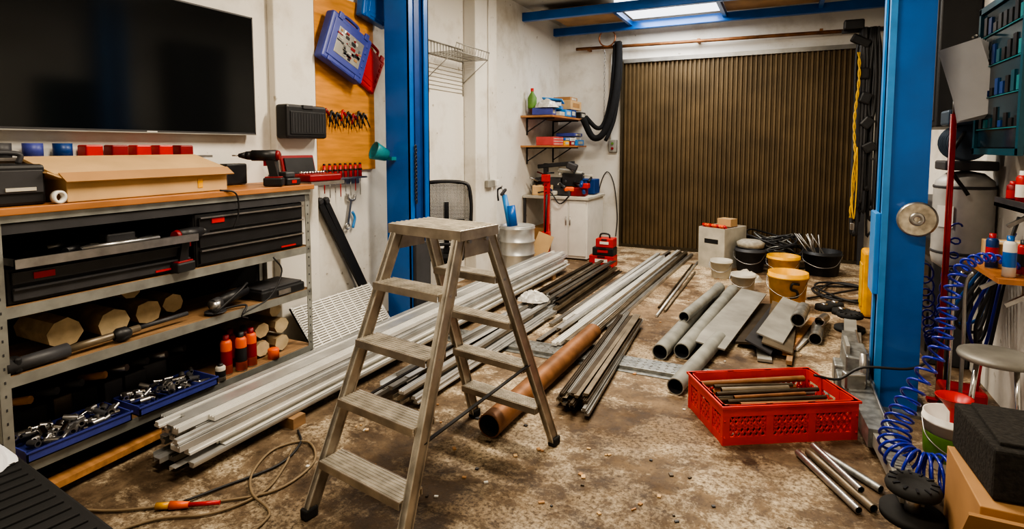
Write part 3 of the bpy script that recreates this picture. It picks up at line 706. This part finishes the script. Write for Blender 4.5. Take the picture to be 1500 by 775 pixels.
b.lathe(pr,(-3.15,6.70,0),'alu',seg=36); b.done()
b=B('blue_caulking_gun'); b.cyl((-3.2,6.60,.575),(-3.27,6.56,.98),.045,'blue_l',r2=.035); b.cyl((-3.16,6.6,.575),(-3.2,6.6,.84),.06,'blue'); b.cyl((-3.27,6.56,.98),(-3.3,6.55,1.1),.01,'steel'); b.box((-3.26,6.52,1.02),(.03,.14,.03),'dark_grey',rot=(25,0,0)); b.tube([(-3.3,6.56,1.08),(-3.36,6.55,1.04),(-3.35,6.55,.9)],.014,'dark_grey'); b.done()
b=B('cardboard_scrap'); b.box((-2.96,7.06,.22),(.22,.02,.42),'card',rot=(-12,20,12)); b.box((-3.1,7.12,.17),(.24,.02,.3),'card_d',rot=(-10,0,-5)); b.done()
b=B('power_socket'); b.box((XL+.19,6.15,1.15),(.05,.18,.09),'sheet_grey',bev=.008); b.box((XL+.19,6.32,1.15),(.05,.08,.08),'white',bev=.008); b.tube([(XL+.18,6.15,1.2),(XL+.175,6.15,2.0),(XL+.175,6.15,3.4)],.008,'white'); b.done()
b=B('door_control_box'); b.box((-2.5,8.96,1.62),(.13,.07,.2),'sheet_grey',bev=.01); b.cyl((-2.5,8.92,1.66),(-2.5,8.9,1.66),.02,'green'); b.cyl((-2.5,8.92,1.58),(-2.5,8.9,1.58),.02,'red_d'); b.cyl((-2.55,8.98,1.7),(-2.55,8.98,3.1),.01,'white'); b.done()
b=B('electrical_cable'); b.tube([(-2.75,8.97,.3),(-2.72,8.95,.9),(-2.6,8.96,1.2),(-2.48,8.97,1.0),(-2.42,8.97,.5),(-2.44,8.97,.15)],.008,'cable_black'); b.done()
b=B('wire_rack'); y0,y1=5.1,5.82
for x in (XL+.01,XL+.15,XL+.34): b.cyl((x,y0,2.60),(x,y1,2.60),.007,'sheet_grey',seg=6)
b.cyl((XL+.36,y0,2.68),(XL+.36,y1,2.68),.007,'sheet_grey',seg=6); b.cyl((XL+.01,y0,2.74),(XL+.01,y1,2.74),.007,'sheet_grey',seg=6)
for i in range(13): 
    y=y0+(y1-y0)*i/12; b.tube([(XL+.008,y,2.74),(XL+.01,y,2.60),(XL+.34,y,2.60),(XL+.36,y,2.68)],.0045,'sheet_grey',seg=5,raw=True)
for i in range(7): b.cyl((XL+.008,y0,2.50-i*.045),(XL+.008,y1,2.50-i*.045),.0035,'white_dirty',seg=5)  # thin wires on the wall stand in for the rack's shadow lines
for y in (y0,y1): b.cyl((XL+.008,y,2.2),(XL+.008,y,2.74),.005,'sheet_grey',seg=6); b.cyl((XL+.008,y,2.35),(XL+.34,y,2.6),.005,'sheet_grey',seg=6)
b.done()
b=B('office_chair'); b.X=Matrix.Translation((-3.14,4.92,0))@Matrix.Rotation(math.radians(28),4,'Z')
for i in range(5):
    t=i*2*pi/5; b.cyl((0,0,.10),(.22*math.cos(t),.22*math.sin(t),.07),.02,'black',seg=8); b.cyl((.22*math.cos(t)-.0,.22*math.sin(t)-.015,.03),(.22*math.cos(t),.22*math.sin(t)+.015,.03),.03,'rubber',seg=12)
b.cyl((0,0,.08),(0,0,.45),.028,'dark_grey'); b.box((0,.0,.49),(.42,.40,.07),'matte_black',bev=.03)
fr=[(-.21,.0,.66),(-.25,.0,.95),(-.235,.0,1.18),(-.18,.0,1.245),(0,.0,1.26),(.18,.0,1.245),(.235,.0,1.18),(.25,.0,.95),(.21,.0,.66),(0,.0,.63)]
b.X=b.X@Matrix.Translation((.03,-.18,0))
b.tube(fr,.018,'black',closed=True)
for i in range(-17,18):
    x_=i*.0132; zt=1.24-.9*max(0,abs(x_)-.15)**1.5*4; b.cyl((x_,0.005,.65),(x_,0.005,zt),.0036,'black',seg=4)
for i in range(42):
    z=.66+i*.014; w_=.21+.04*math.sin(min(1,(z-.66)/.55)*pi*.8); b.cyl((-w_,.008,z),(w_,.008,z),.0036,'black',seg=4)
b.box((0,.05,.80),(.05,.03,.5),'black',bev=.01); b.box((0,.08,.56),(.07,.1,.04),'black'); b.box((0,.02,.86),(.36,.03,.05),'black',bev=.01)
b.X=Matrix.Identity(4); b.done()
b=B('ribbed_plastic_panel')
b.X=Matrix.Translation((-3.05,3.05,.02))@Matrix.Rotation(math.radians(-38),4,'Y')
b.b2(-.01,.01,0,.02,0,.46,'white');b.b2(-.01,.01,.88,.9,0,.46,'white')
for i in range(23): b.b2(-.010,.010,0,.9,i*.020,i*.020+.012,'white')
for i in range(10): b.b2(-.005,.005,i*.1,i*.1+.01,0,.46,'white')
b.b2(-.016,-.013,.02,.88,0,.46,'sheet_grey')
b.X=Matrix.Identity(4); b.done()
b=B('black_roof_rails')
for o_ in (0,.07): b.extr([(-.02,-.015),(.02,-.015),(.025,.015),(-.025,.015)],(XL+.03,3.46+o_,1.16),(XL+.10,3.98+o_*.5,.20),'black',up=(1,0,0)); b.box((XL+.04,3.46+o_,1.16),(.05,.05,.05),'dark_grey',rot=(25,0,0),bev=.01)
b.done()

# ---------------------------------------------------------------- wall board with tools
b=B('wooden_tool_board'); b.b2(XL+.001,XL+.03,3.46,4.18,1.40,2.86,'peg',.002); b.done()
def case(name,c,w,h,t,k,rot,deco=None):
    b=B(name); b.X=Matrix.Translation(c)@Matrix.Rotation(math.radians(rot),4,'X')
    b.box((0,0,0),(t,w,h),k,bev=.018); b.box((t/2,0,0),(.014,w*.86,h*.80),k,bev=.008); b.box((t/2+.004,0,.0),(.012,w*.62,h*.55),deco or k,bev=.004)
    if deco:
        rr=random.Random(5)
        for i in range(40): b.box((t/2+.012,rr.uniform(-w*.27,w*.27),rr.uniform(-h*.24,h*.24)),(.004,rr.uniform(.015,.06),rr.uniform(.008,.03)),rr.choice(('dark_grey','red_d','sheet_grey','steel','card_d','black','white_dirty')))
    b.tube([(0,-w*.18,h/2),(0,-w*.16,h/2+.04),(0,w*.16,h/2+.04),(0,w*.18,h/2)],.014,k)
    for i in range(5): b.box((t/2+.008,w*.38,-h*.3+i*h*.15),(.008,.025,.03),k,bev=.004)
    for s_ in (-1,1): b.box((t*.5,s_*w*.33,h/2-.01),(.02,.05,.06),k,bev=.005); b.box((t*.5,s_*w*.33,-h/2+.02),(.02,.05,.04),k,bev=.005)
    b.X=Matrix.Identity(4); return b.done()
case('blue_tool_case',(XL+.12,3.70,2.42),.50,.42,.09,'case_blue',-22,'sheet_grey')
case('red_tool_case',(XL+.055,4.06,2.31),.34,.36,.04,'red',-28)
case('blue_tool_case',(XL+.09,4.12,2.84),.36,.26,.09,'blue',-10)
b=B('red_handled_hex_keys'); rr=random.Random(14)
for i in range(8):
    y=3.53+i*.066; z=1.90-.012*(i%3); k1=('red_d','black','black','red','black','red_d','black','black')[i]
    b.cyl((XL+.03,y,z),(XL+.10,y,z),.004,'steel',seg=6)
    b.cyl((XL+.07,y-.012,z+.012),(XL+.07,y+.03,z-.035),.012,k1,seg=8)
    b.cyl((XL+.07,y+.03,z-.035),(XL+.07,y+.075,z-.11),.006,'black',seg=6)
    b.cyl((XL+.07,y-.012,z+.01),(XL+.07,y-.03,z-.08),.009,k1,seg=6)
    b.cyl((XL+.07,y-.03,z-.08),(XL+.07,y-.035,z-.12),.005,'black',seg=6)
b.done()
b=B('screwdriver_rack'); b.b2(XL,XL+.10,3.47,3.98,1.33,1.345,'steel'); b.b2(XL,XL+.01,3.47,3.98,1.28,1.38,'steel')
for i in range(8):
    y=3.50+i*.062; x=XL+.06; b.cyl((x,y,1.345),(x,y,1.45),.016,'red',r2=.013,seg=10); b.cyl((x,y,1.40),(x,y,1.415),.0175,'black',seg=10); b.cyl((x,y,1.45),(x,y,1.465),.013,'black',r2=.009,seg=10); b.cyl((x,y,1.345),(x,y,1.18 if i%2 else 1.22),.004,'steel' if i%3 else 'red',seg=6)
b.done()
b=B('hanging_wrench'); b.X=Matrix.Translation((XL+.03,3.82,1.04))@Matrix.Rotation(math.radians(-12),4,'X')
b.box((0,0,0),(.012,.028,.22),'steel',bev=.004); b.tube([(0,-.05,.15),(0,-.04,.11),(0,0,.10),(0,.04,.11),(0,.045,.15)],.013,'steel'); b.tube([(0,.025*math.cos(t),-.13+.025*math.sin(t)) for t in [i*pi/3 for i in range(6)]],.008,'steel',closed=True)
b.tube([(0,.04,.0),(.0,.08,-.05),(0,.07,-.14)],.012,'blue_l'); b.X=Matrix.Identity(4); b.done()

# ---------------------------------------------------------------- television
b=B('television')
x=-3.375; b.b2(x-.035,x,1.36,2.83,1.69,2.50,'black',.004); b.b2(x-.072,x-.03,1.75,2.45,1.85,2.3,'dark_grey',.01)
b.b2(x,x+.003,1.37,2.82,1.70,2.49,'screen')
for (y0,y1,z0,z1) in ((1.36,2.83,1.685,1.70),(1.36,2.83,2.49,2.50),(1.36,1.368,1.69,2.5),(2.822,2.83,1.69,2.5)): b.b2(x-.002,x+.006,y0,y1,z0,z1,'dark_grey')
b.b2(x,x+.008,1.36,2.83,1.683,1.689,'sheet_grey'); b.box((x+.006,2.1,1.6925),(.004,.06,.006),'white'); b.done()
b=B('black_speaker_case'); b.X=Matrix.Translation((XL+.14,3.2,1.79)); b.box((0,0,0),(.12,.40,.25),'black',bev=.02); b.box((.062,0,-.01),(.01,.34,.17),'black',bev=.006)
for i in range(12): b.box((.068,-.15+i*.027,-.01),(.003,.005,.14),'dark_grey')
b.box((.05,0,.11),(.04,.1,.03),'dark_grey',bev=.005); b.X=Matrix.Identity(4); b.done()

# ---------------------------------------------------------------- shelving unit
S0,S1=1.15,2.90; X0,X1=-3.42,-2.95
b=B('workbench_shelving')
def angle_post(x,y,sx,sy):
    b.b2(x,x+sx*.04,y,y+sy*.004,0,1.30,'shelf_metal'); b.b2(x,x+sx*.004,y,y+sy*.04,0,1.30,'shelf_metal')
    for i in range(20): b.box((x-sx*.0002,y+sy*.02,.06+i*.06),(.003,.006,.012),'dark_grey')
angle_post(X1,S0,-1,1);angle_post(X1,S1,-1,-1);angle_post(X0,S0,1,1);angle_post(X0,S1,1,-1)
for z in (.21,.61,.91):
    b.b2(X0,X1-.005,S0+.005,S1-.005,z,z+.012,'wood_board')
    for x in (X1-.012,X0): b.b2(x,x+.012,S0,S1,z-.04,z+.008,'shelf_metal')
    for y in (S0,S1-.012): b.b2(X0,X1,y,y+.012,z-.04,z+.008,'shelf_metal')
for x in (X1-.012,X0): b.b2(x,x+.012,S0,S1,1.23,1.275,'dark_grey')
b.b2(X0,X1,S1-.012,S1,1.23,1.275,'shelf_metal')
b.b2(X0-.02,X1+.03,S0-.02,S1+.02,1.312,1.345,'bench_wood',.004); b.b2(X0,X1+.01,S0,S1,1.280,1.312,'shelf_metal')
b.b2(X0-.012,X0-.004,S0,S1,0.02,1.27,'matte_black')  # added dark backing sheet, its black stands in for shade inside the shelves
b.done()
def chest(name,y0,y1,z0,z1,dr,tray=False):
    b=B(name); xf=X1+.01; b.b2(X0+.05,xf-.02,y0,y1,z0,z1,'black',.006)
    h=(z1-z0-.02)/dr
    for i in range(dr):
        za=z0+.01+i*h; b.b2(xf-.02,xf-.005,y0+.015,y1-.015,za+.006,za+h-.012,'dark_grey' if tray else 'black',.003)
        b.b2(xf-.008,xf+.010,y0+.015,y1-.015,za+h-.016,za+h-.008,'dark_grey' if tray else 'steel')
    b.box((xf-.002,y0+.13,z1-.045),(.006,.08,.028),'red'); b.b2(xf-.004,xf,y1-.2,y1-.08,z0+.02,z0+.03,'red')
    for y in (y0-.004,y1): b.b2(X0+.05,xf-.03,y,y+.004,z0,z1,'dark_grey')
    return b.done()
chest('drawer_tool_chest',2.06,2.84,.925,1.225,3)
chest('drawer_tool_chest',1.20,2.02,.925,1.085,2,True)
b=B('open_tool_tray'); b.b2(-3.38,-2.88,1.20,2.02,1.09,1.10,'black'); b.b2(-2.89,-2.875,1.20,2.02,1.09,1.13,'steel')
for y in (1.20,2.01): b.b2(-3.38,-2.88,y,y+.01,1.09,1.13,'black')
b.b2(-3.38,-3.30,1.20,2.02,1.10,1.22,'matte_black')
rr=random.Random(2)
for i in range(18):
    y=rr.uniform(1.25,1.9);x_=rr.uniform(-3.25,-2.95);a=rr.uniform(-.6,.6)+pi/2; b.cyl((x_,y,1.115),(x_+.12*math.cos(a),y+.16*math.sin(a)*.5,1.12),rr.choice((.008,.014,.018)),rr.choice(('steel','black','dark_grey','black')),seg=8)
b.cyl((-2.98,1.5,1.12),(-2.95,1.85,1.125),.014,'steel',seg=10); b.box((-3.05,1.7,1.14),(.08,.14,.06),'dark_grey',bev=.01)
b.done()
b=B('bench_cable'); b.tube([(-2.93,2.2,1.352),(-2.90,2.28,1.33),(-2.905,2.3,1.22),(-2.92,2.27,1.12)],.005,'cable_black')
b.tube([(-2.915,2.55,.9),(-2.90,2.6,.8),(-2.88,2.48,.66),(-2.9,2.3,.6),(-2.92,2.35,.56)],.005,'cable_black').done()
b=B('long_cardboard_box'); b.X=Matrix.Translation((-3.12,1.86,1.347))@Matrix.Rotation(math.radians(3),4,'Z')
b.box((0,0,.06),(.30,.86,.12),'card',bev=.004); b.box((-.02,0,.165),(.28,.92,.012),'card',rot=(0,16,0)); b.box((.158,.0,.115),(.07,.9,.006),'card_d',rot=(0,35,0)); b.box((.152,0.25,.05),(.002,.03,.05),'yellow')
b.box((.03,-.46,.12),(.24,.10,.006),'card',rot=(-25,0,0)); b.X=Matrix.Identity(4); b.done()
b=B('black_tool_box'); b.box((-3.13,1.275,1.435),(.30,.20,.18),'black',bev=.015); b.box((-2.975,1.275,1.45),(.01,.17,.1),'dark_grey',bev=.003); b.b2(-2.975,-2.965,1.22,1.33,1.41,1.425,'white_dirty'); b.tube([(-3.13,1.2,1.525),(-3.13,1.2,1.57),(-3.13,1.34,1.57),(-3.13,1.34,1.525)],.012,'dark_grey'); b.done()
b=B('packing_tape_roll'); b.lathe([(.018,-.012),(.03,-.012),(.03,.012),(.018,.012),(.018,-.012)],(-2.94,1.40,1.376),'white',axis=(1,.2,0)).done()
def drill(name,o,ang,k1='dark_grey',k2='red'):
    b=B(name); b.X=Matrix.Translation(o)@Matrix.Rotation(math.radians(ang),4,'Z')
    b.cyl((0,-.10,.20),(0,.05,.20),.035,k1,seg=18); b.cyl((0,-.12,.20),(0,-.10,.20),.028,k2,r2=.034,seg=18); b.cyl((0,.05,.20),(0,.085,.20),.030,'black',r2=.026,seg=18); b.cyl((0,.085,.20),(0,.13,.20),.025,'black',r2=.012,seg=18); b.cyl((0,.13,.20),(0,.17,.20),.004,'steel',seg=8)
    b.extr([(-.018,-.025),(.018,-.025),(.018,.025),(-.018,.025)],(0,-.06,.18),(0,-.085,.055),k1,up=(0,1,0)); b.box((0,-.03,.15),(.016,.02,.035),k2)
    b.box((0,-.08,.03),(.075,.12,.055),'black',bev=.01); b.box((0,-.08,.058),(.06,.1,.012),k2,bev=.003); b.X=Matrix.Identity(4); return b.done()
drill('cordless_drill',(-3.04,2.58,1.347),125,'black','red_d'); drill('cordless_drill',(-3.20,2.80,1.347),70,'black','dark_grey')
b=B('battery_charger'); b.box((-3.03,2.78,1.37),(.14,.12,.05),'black',bev=.01); b.box((-3.03,2.78,1.415),(.08,.08,.04),'dark_grey',bev=.01); b.box((-2.96,2.78,1.37),(.004,.04,.02),'red'); b.done()
b=B('small_parts_bins')
for i in range(9):
    y=1.25+i*.13; z=1.60
    k=('blue_d','dark_grey','case_blue','blue_d','red','red_d','red','red','red_d')[i]
    b.cyl((XL+.07,y,z-.05),(XL+.07,y,z+.02),.042,k,seg=14) if i<4 else b.box((XL+.07,y,z-.02),(.09,.085,.065),k,bev=.008)
b.b2(XL+.0,XL+.13,1.18,2.45,1.535,1.55,'steel'); b.done()
b=B('bench_odds_and_ends'); 
for c,d,k in [((-3.3,2.45,1.39),(.12,.1,.08),'dark_grey'),((-3.35,2.62,1.42),(.08,.16,.14),'black'),((-3.3,2.335,1.40),(.1,.06,.1),'black')]: b.box(c,d,k,bev=.01)
b.done()
b=B('red_socket_case'); b.box((-3.20,3.18,1.375),(.28,.32,.05),'red_d',bev=.01); b.box((-3.34,3.18,1.46),(.02,.32,.16),'red_d',rot=(0,-12,0),bev=.008); b.box((-3.325,3.18,1.46),(.012,.28,.12),'black',rot=(0,-12,0))
for i in range(9): b.cyl((-3.2,3.07+i*.028,1.40),(-3.2,3.07+i*.028,1.42),.011,'chrome',seg=8)
b.b2(-3.37,-3.06,3.03,3.37,1.32,1.348,'steel'); b.done()
drill('impact_wrench',(-2.955,2.04,.922),10,'black','red_d')
def log(b,x0,x1,y,z,r,seg=8,seed=0):
    rr=random.Random(seed+int(y*100)); ph=rr.uniform(0,1); A=[r*rr.uniform(.86,1.0) for _ in range(seg)]
    V=[];
    for x in (x0,x1):
        for i in range(seg): V.append((x,y+A[i]*math.cos(ph+2*pi*i/seg)*1.12,z+A[i]*math.sin(ph+2*pi*i/seg)))
    b.poly(V,[[i,(i+1)%seg,seg+(i+1)%seg,seg+i] for i in range(seg)],'log_bark')
    b.poly([(v[0]+.001,v[1],v[2]) for v in V[seg:]],[list(range(seg))],'log_end')
b=B('firewood_logs'); Z=.622
for (y,z,r,x1) in [(1.47,.085,.075,-3.10),(1.68,.08,.075,-3.08),(1.88,.075,.068,-3.12),(2.06,.07,.058,-3.18),(1.84,.20,.05,-3.2)]: log(b,-3.40,x1,y,Z+z,r)
b.done()
b=B('firewood_logs'); Z=.222
for (y,z,r,x1) in [(2.55,.062,.056,-3.04),(2.69,.062,.056,-3.02),(2.56,.180,.054,-3.05),(2.69,.180,.056,-3.02),(2.67,.287,.048,-3.05)]: log(b,-3.40,x1,y,Z+z,r)
b.done()
b=B('parts_organiser'); b.box((-3.08,2.66,.652),(.26,.36,.06),'black',bev=.012); b.box((-3.08,2.66,.687),(.23,.33,.012),'dark_grey',bev=.004); b.box((-2.948,2.66,.65),(.01,.1,.03),'steel'); b.done()
b=B('electric_grinder'); b.cyl((-3.0,2.22,.68),(-3.05,2.44,.70),.034,'black'); b.cyl((-3.0,2.22,.68),(-2.99,2.17,.675),.036,'dark_grey'); b.cyl((-2.98,2.18,.64),(-2.98,2.18,.70),.03,'steel'); b.cyl((-2.98,2.18,.637),(-2.98,2.18,.641),.06,'dark_grey')
b.tube([(-3.05,2.44,.70),(-2.98,2.40,.76),(-2.92,2.3,.74),(-2.93,2.15,.65),(-3.0,2.2,.635),(-2.94,2.35,.64),(-2.90,2.3,.60)],.007,'cable_black'); b.done()
b=B('pneumatic_chisel_hammer'); b.cyl((-2.975,1.18,.655),(-2.98,1.42,.66),.032,'dark_grey'); b.cyl((-2.98,1.42,.66),(-2.99,1.75,.665),.018,'bronze_l'); b.cyl((-2.99,1.75,.665),(-3.0,2.02,.668),.012,'dark_grey'); b.box((-2.975,1.22,.66),(.06,.03,.07),'black',bev=.01); b.lathe([(.02,0),(.035,.02),(.035,.06),(.02,.08)],(-2.98,1.62,.66),'black',axis=(0,1,0)); b.done()
b=B('dark_tool_clutter'); rr=random.Random(31)
for i in range(8): b.box((rr.uniform(-3.32,-3.27),1.25+i*.12,.29+rr.uniform(0,.02)),(.16,rr.uniform(.08,.14),.12),rr.choice(('matte_black','dark_grey','bronze')),rot=(0,0,rr.uniform(-10,10)),bev=.01)
for i in range(8): b.cyl((-3.32,1.3+i*.11,.38),(-3.2,1.36+i*.11,.40),.02,rr.choice(('black','dark_grey','steel','wood')),seg=8)
b.done()
def tray(name,y0,y1,x0,x1,z0,n,seed):
    b=B(name); h=.05
    b.b2(x0,x1,y0,y1,z0,z0+.005,'case_blue')
    for a in ((x0,x0+.006,y0,y1),(x1-.006,x1,y0,y1),(x0,x1,y0,y0+.006),(x0,x1,y1-.006,y1)): b.b2(*a,z0,z0+h,'case_blue')
    b.b2(x1-.008,x1+.006,y0-.004,y1+.004,z0+h-.008,z0+h,'case_blue')
    rr=random.Random(seed)
    for i in range(n):
        x=rr.uniform(x0+.03,x1-.04);y=rr.uniform(y0+.03,y1-.03);z=z0+.02+rr.random()*.045;a=rr.uniform(0,6.28);r=rr.uniform(.009,.017);l=rr.uniform(.03,.07)
        b.cyl((x-.5*l*math.cos(a),y-.5*l*math.sin(a),z),(x+.5*l*math.cos(a),y+.5*l*math.sin(a),z+rr.uniform(-.01,.02)),r,rr.choice(('chrome','steel','steel','dark_grey')),seg=10,hollow=.6,kin='black')
    return b.done()
tray('socket_tray',1.22,1.66,-3.17,-2.93,.223,80,1); tray('small_parts_tray',1.70,2.14,-3.17,-2.93,.223,60,2)
for i,(y,x) in enumerate([(2.27,-3.02),(2.35,-2.99),(2.43,-3.0),(2.44,-3.08),(2.36,-3.1)]): can('spray_can',x,y,.223,.033,.24,'orange' if i<3 else 'red_d','black' if i%2 else 'red_d')
b=B('orange_cap'); b.lathe([(0,0),(.035,0),(.035,.06),(.03,.065),(0,.065)],(-2.975,2.58,.222),'orange').done()
can('solvent_bottle',-2.97,2.19,.223,.028,.10,'white_dirty','black')
b=B('wood_plank'); b.box((-3.0,1.75,.06),(.08,1.0,.03),'wood',rot=(0,0,3)); b.box((-3.2,2.2,.08),(.3,1.2,.16),'matte_black',bev=.02); b.done()
b=B('black_storage_case'); b.X=Matrix.Translation((-2.30,.77,0))@Matrix.Rotation(math.radians(-6.5),4,'Z')
b.box((0,0,.20),(.98,.48,.40),'matte_black',bev=.02); b.box((0,0,.415),(1.0,.50,.03),'matte_black',bev=.01)
for i in range(15): b.box((-.44+i*.06,0,.432),(.02,.44,.012),'matte_black',bev=.003)
b.X=Matrix.Identity(4); b.done()
b=B('crumpled_cloth'); b.crumple((-2.64,.93,.436),(.28,.24),.10,'paper',seed=6); b.done()
b=B('extension_cable')
b.tube([(-2.80,1.30,.01),(-2.6,1.38,.01),(-2.4,1.52,.01),(-2.25,1.62,.01),(-2.08,1.8,.01),(-2.1,2.05,.01),(-2.28,2.18,.01),(-2.38,2.05,.01),(-2.30,1.85,.012),(-2.15,1.72,.02),(-2.0,1.68,.01),(-1.95,1.62,.01),(-1.93,1.45,.01)],.006,'cable_tan')
b.tube([(-2.5,1.2,.01),(-2.38,1.42,.01),(-2.2,1.55,.01),(-2.12,1.75,.012),(-2.2,1.95,.01),(-2.3,2.1,.01)],.006,'cable_tan')
b.tube([(-2.42,2.25,.01),(-2.30,2.15,.01),(-2.24,1.95,.01),(-2.33,1.7,.01),(-2.38,1.55,.015)],.006,'cable_black')
b.cyl((-2.40,1.50,.02),(-2.33,1.54,.02),.018,'orange',r2=.013); b.cyl((-2.33,1.54,.02),(-2.22,1.61,.02),.009,'red'); b.cyl((-2.40,1.50,.02),(-2.45,1.47,.02),.014,'yellow'); b.done()
b=B('debris'); rr=random.Random(77)
for i in range(110):
    x=rr.uniform(-1.0,.4) if i%2 else rr.uniform(-2.2,-.3);y=rr.uniform(2.0,8.5) if i%2 else rr.uniform(2.0,2.9); b.box((x,y,.004),(rr.uniform(.008,.03),rr.uniform(.006,.02),.006),rr.choice(('card','bronze','alu_w','card_d','wood','dark_grey')),rot=(0,0,rr.uniform(0,180)))
b.done()

# ---------------------------------------------------------------- camera / world
w=bpy.data.worlds.new('world'); sc.world=w; w.use_nodes=True; w.node_tree.nodes['Background'].inputs[0].default_value=(.5,.5,.5,1); w.node_tree.nodes['Background'].inputs[1].default_value=.1
cam=bpy.data.cameras.new('camera'); cam.sensor_width=36; cam.lens=828/1500*36; cam.shift_y=-112.5/1500; cam.clip_start=.05
co=bpy.data.objects.new('camera',cam); co.location=(0,0,1.6); co.rotation_euler=(math.radians(90-4.1),0,math.radians(25.7)); bpy.context.collection.objects.link(co); sc.camera=co
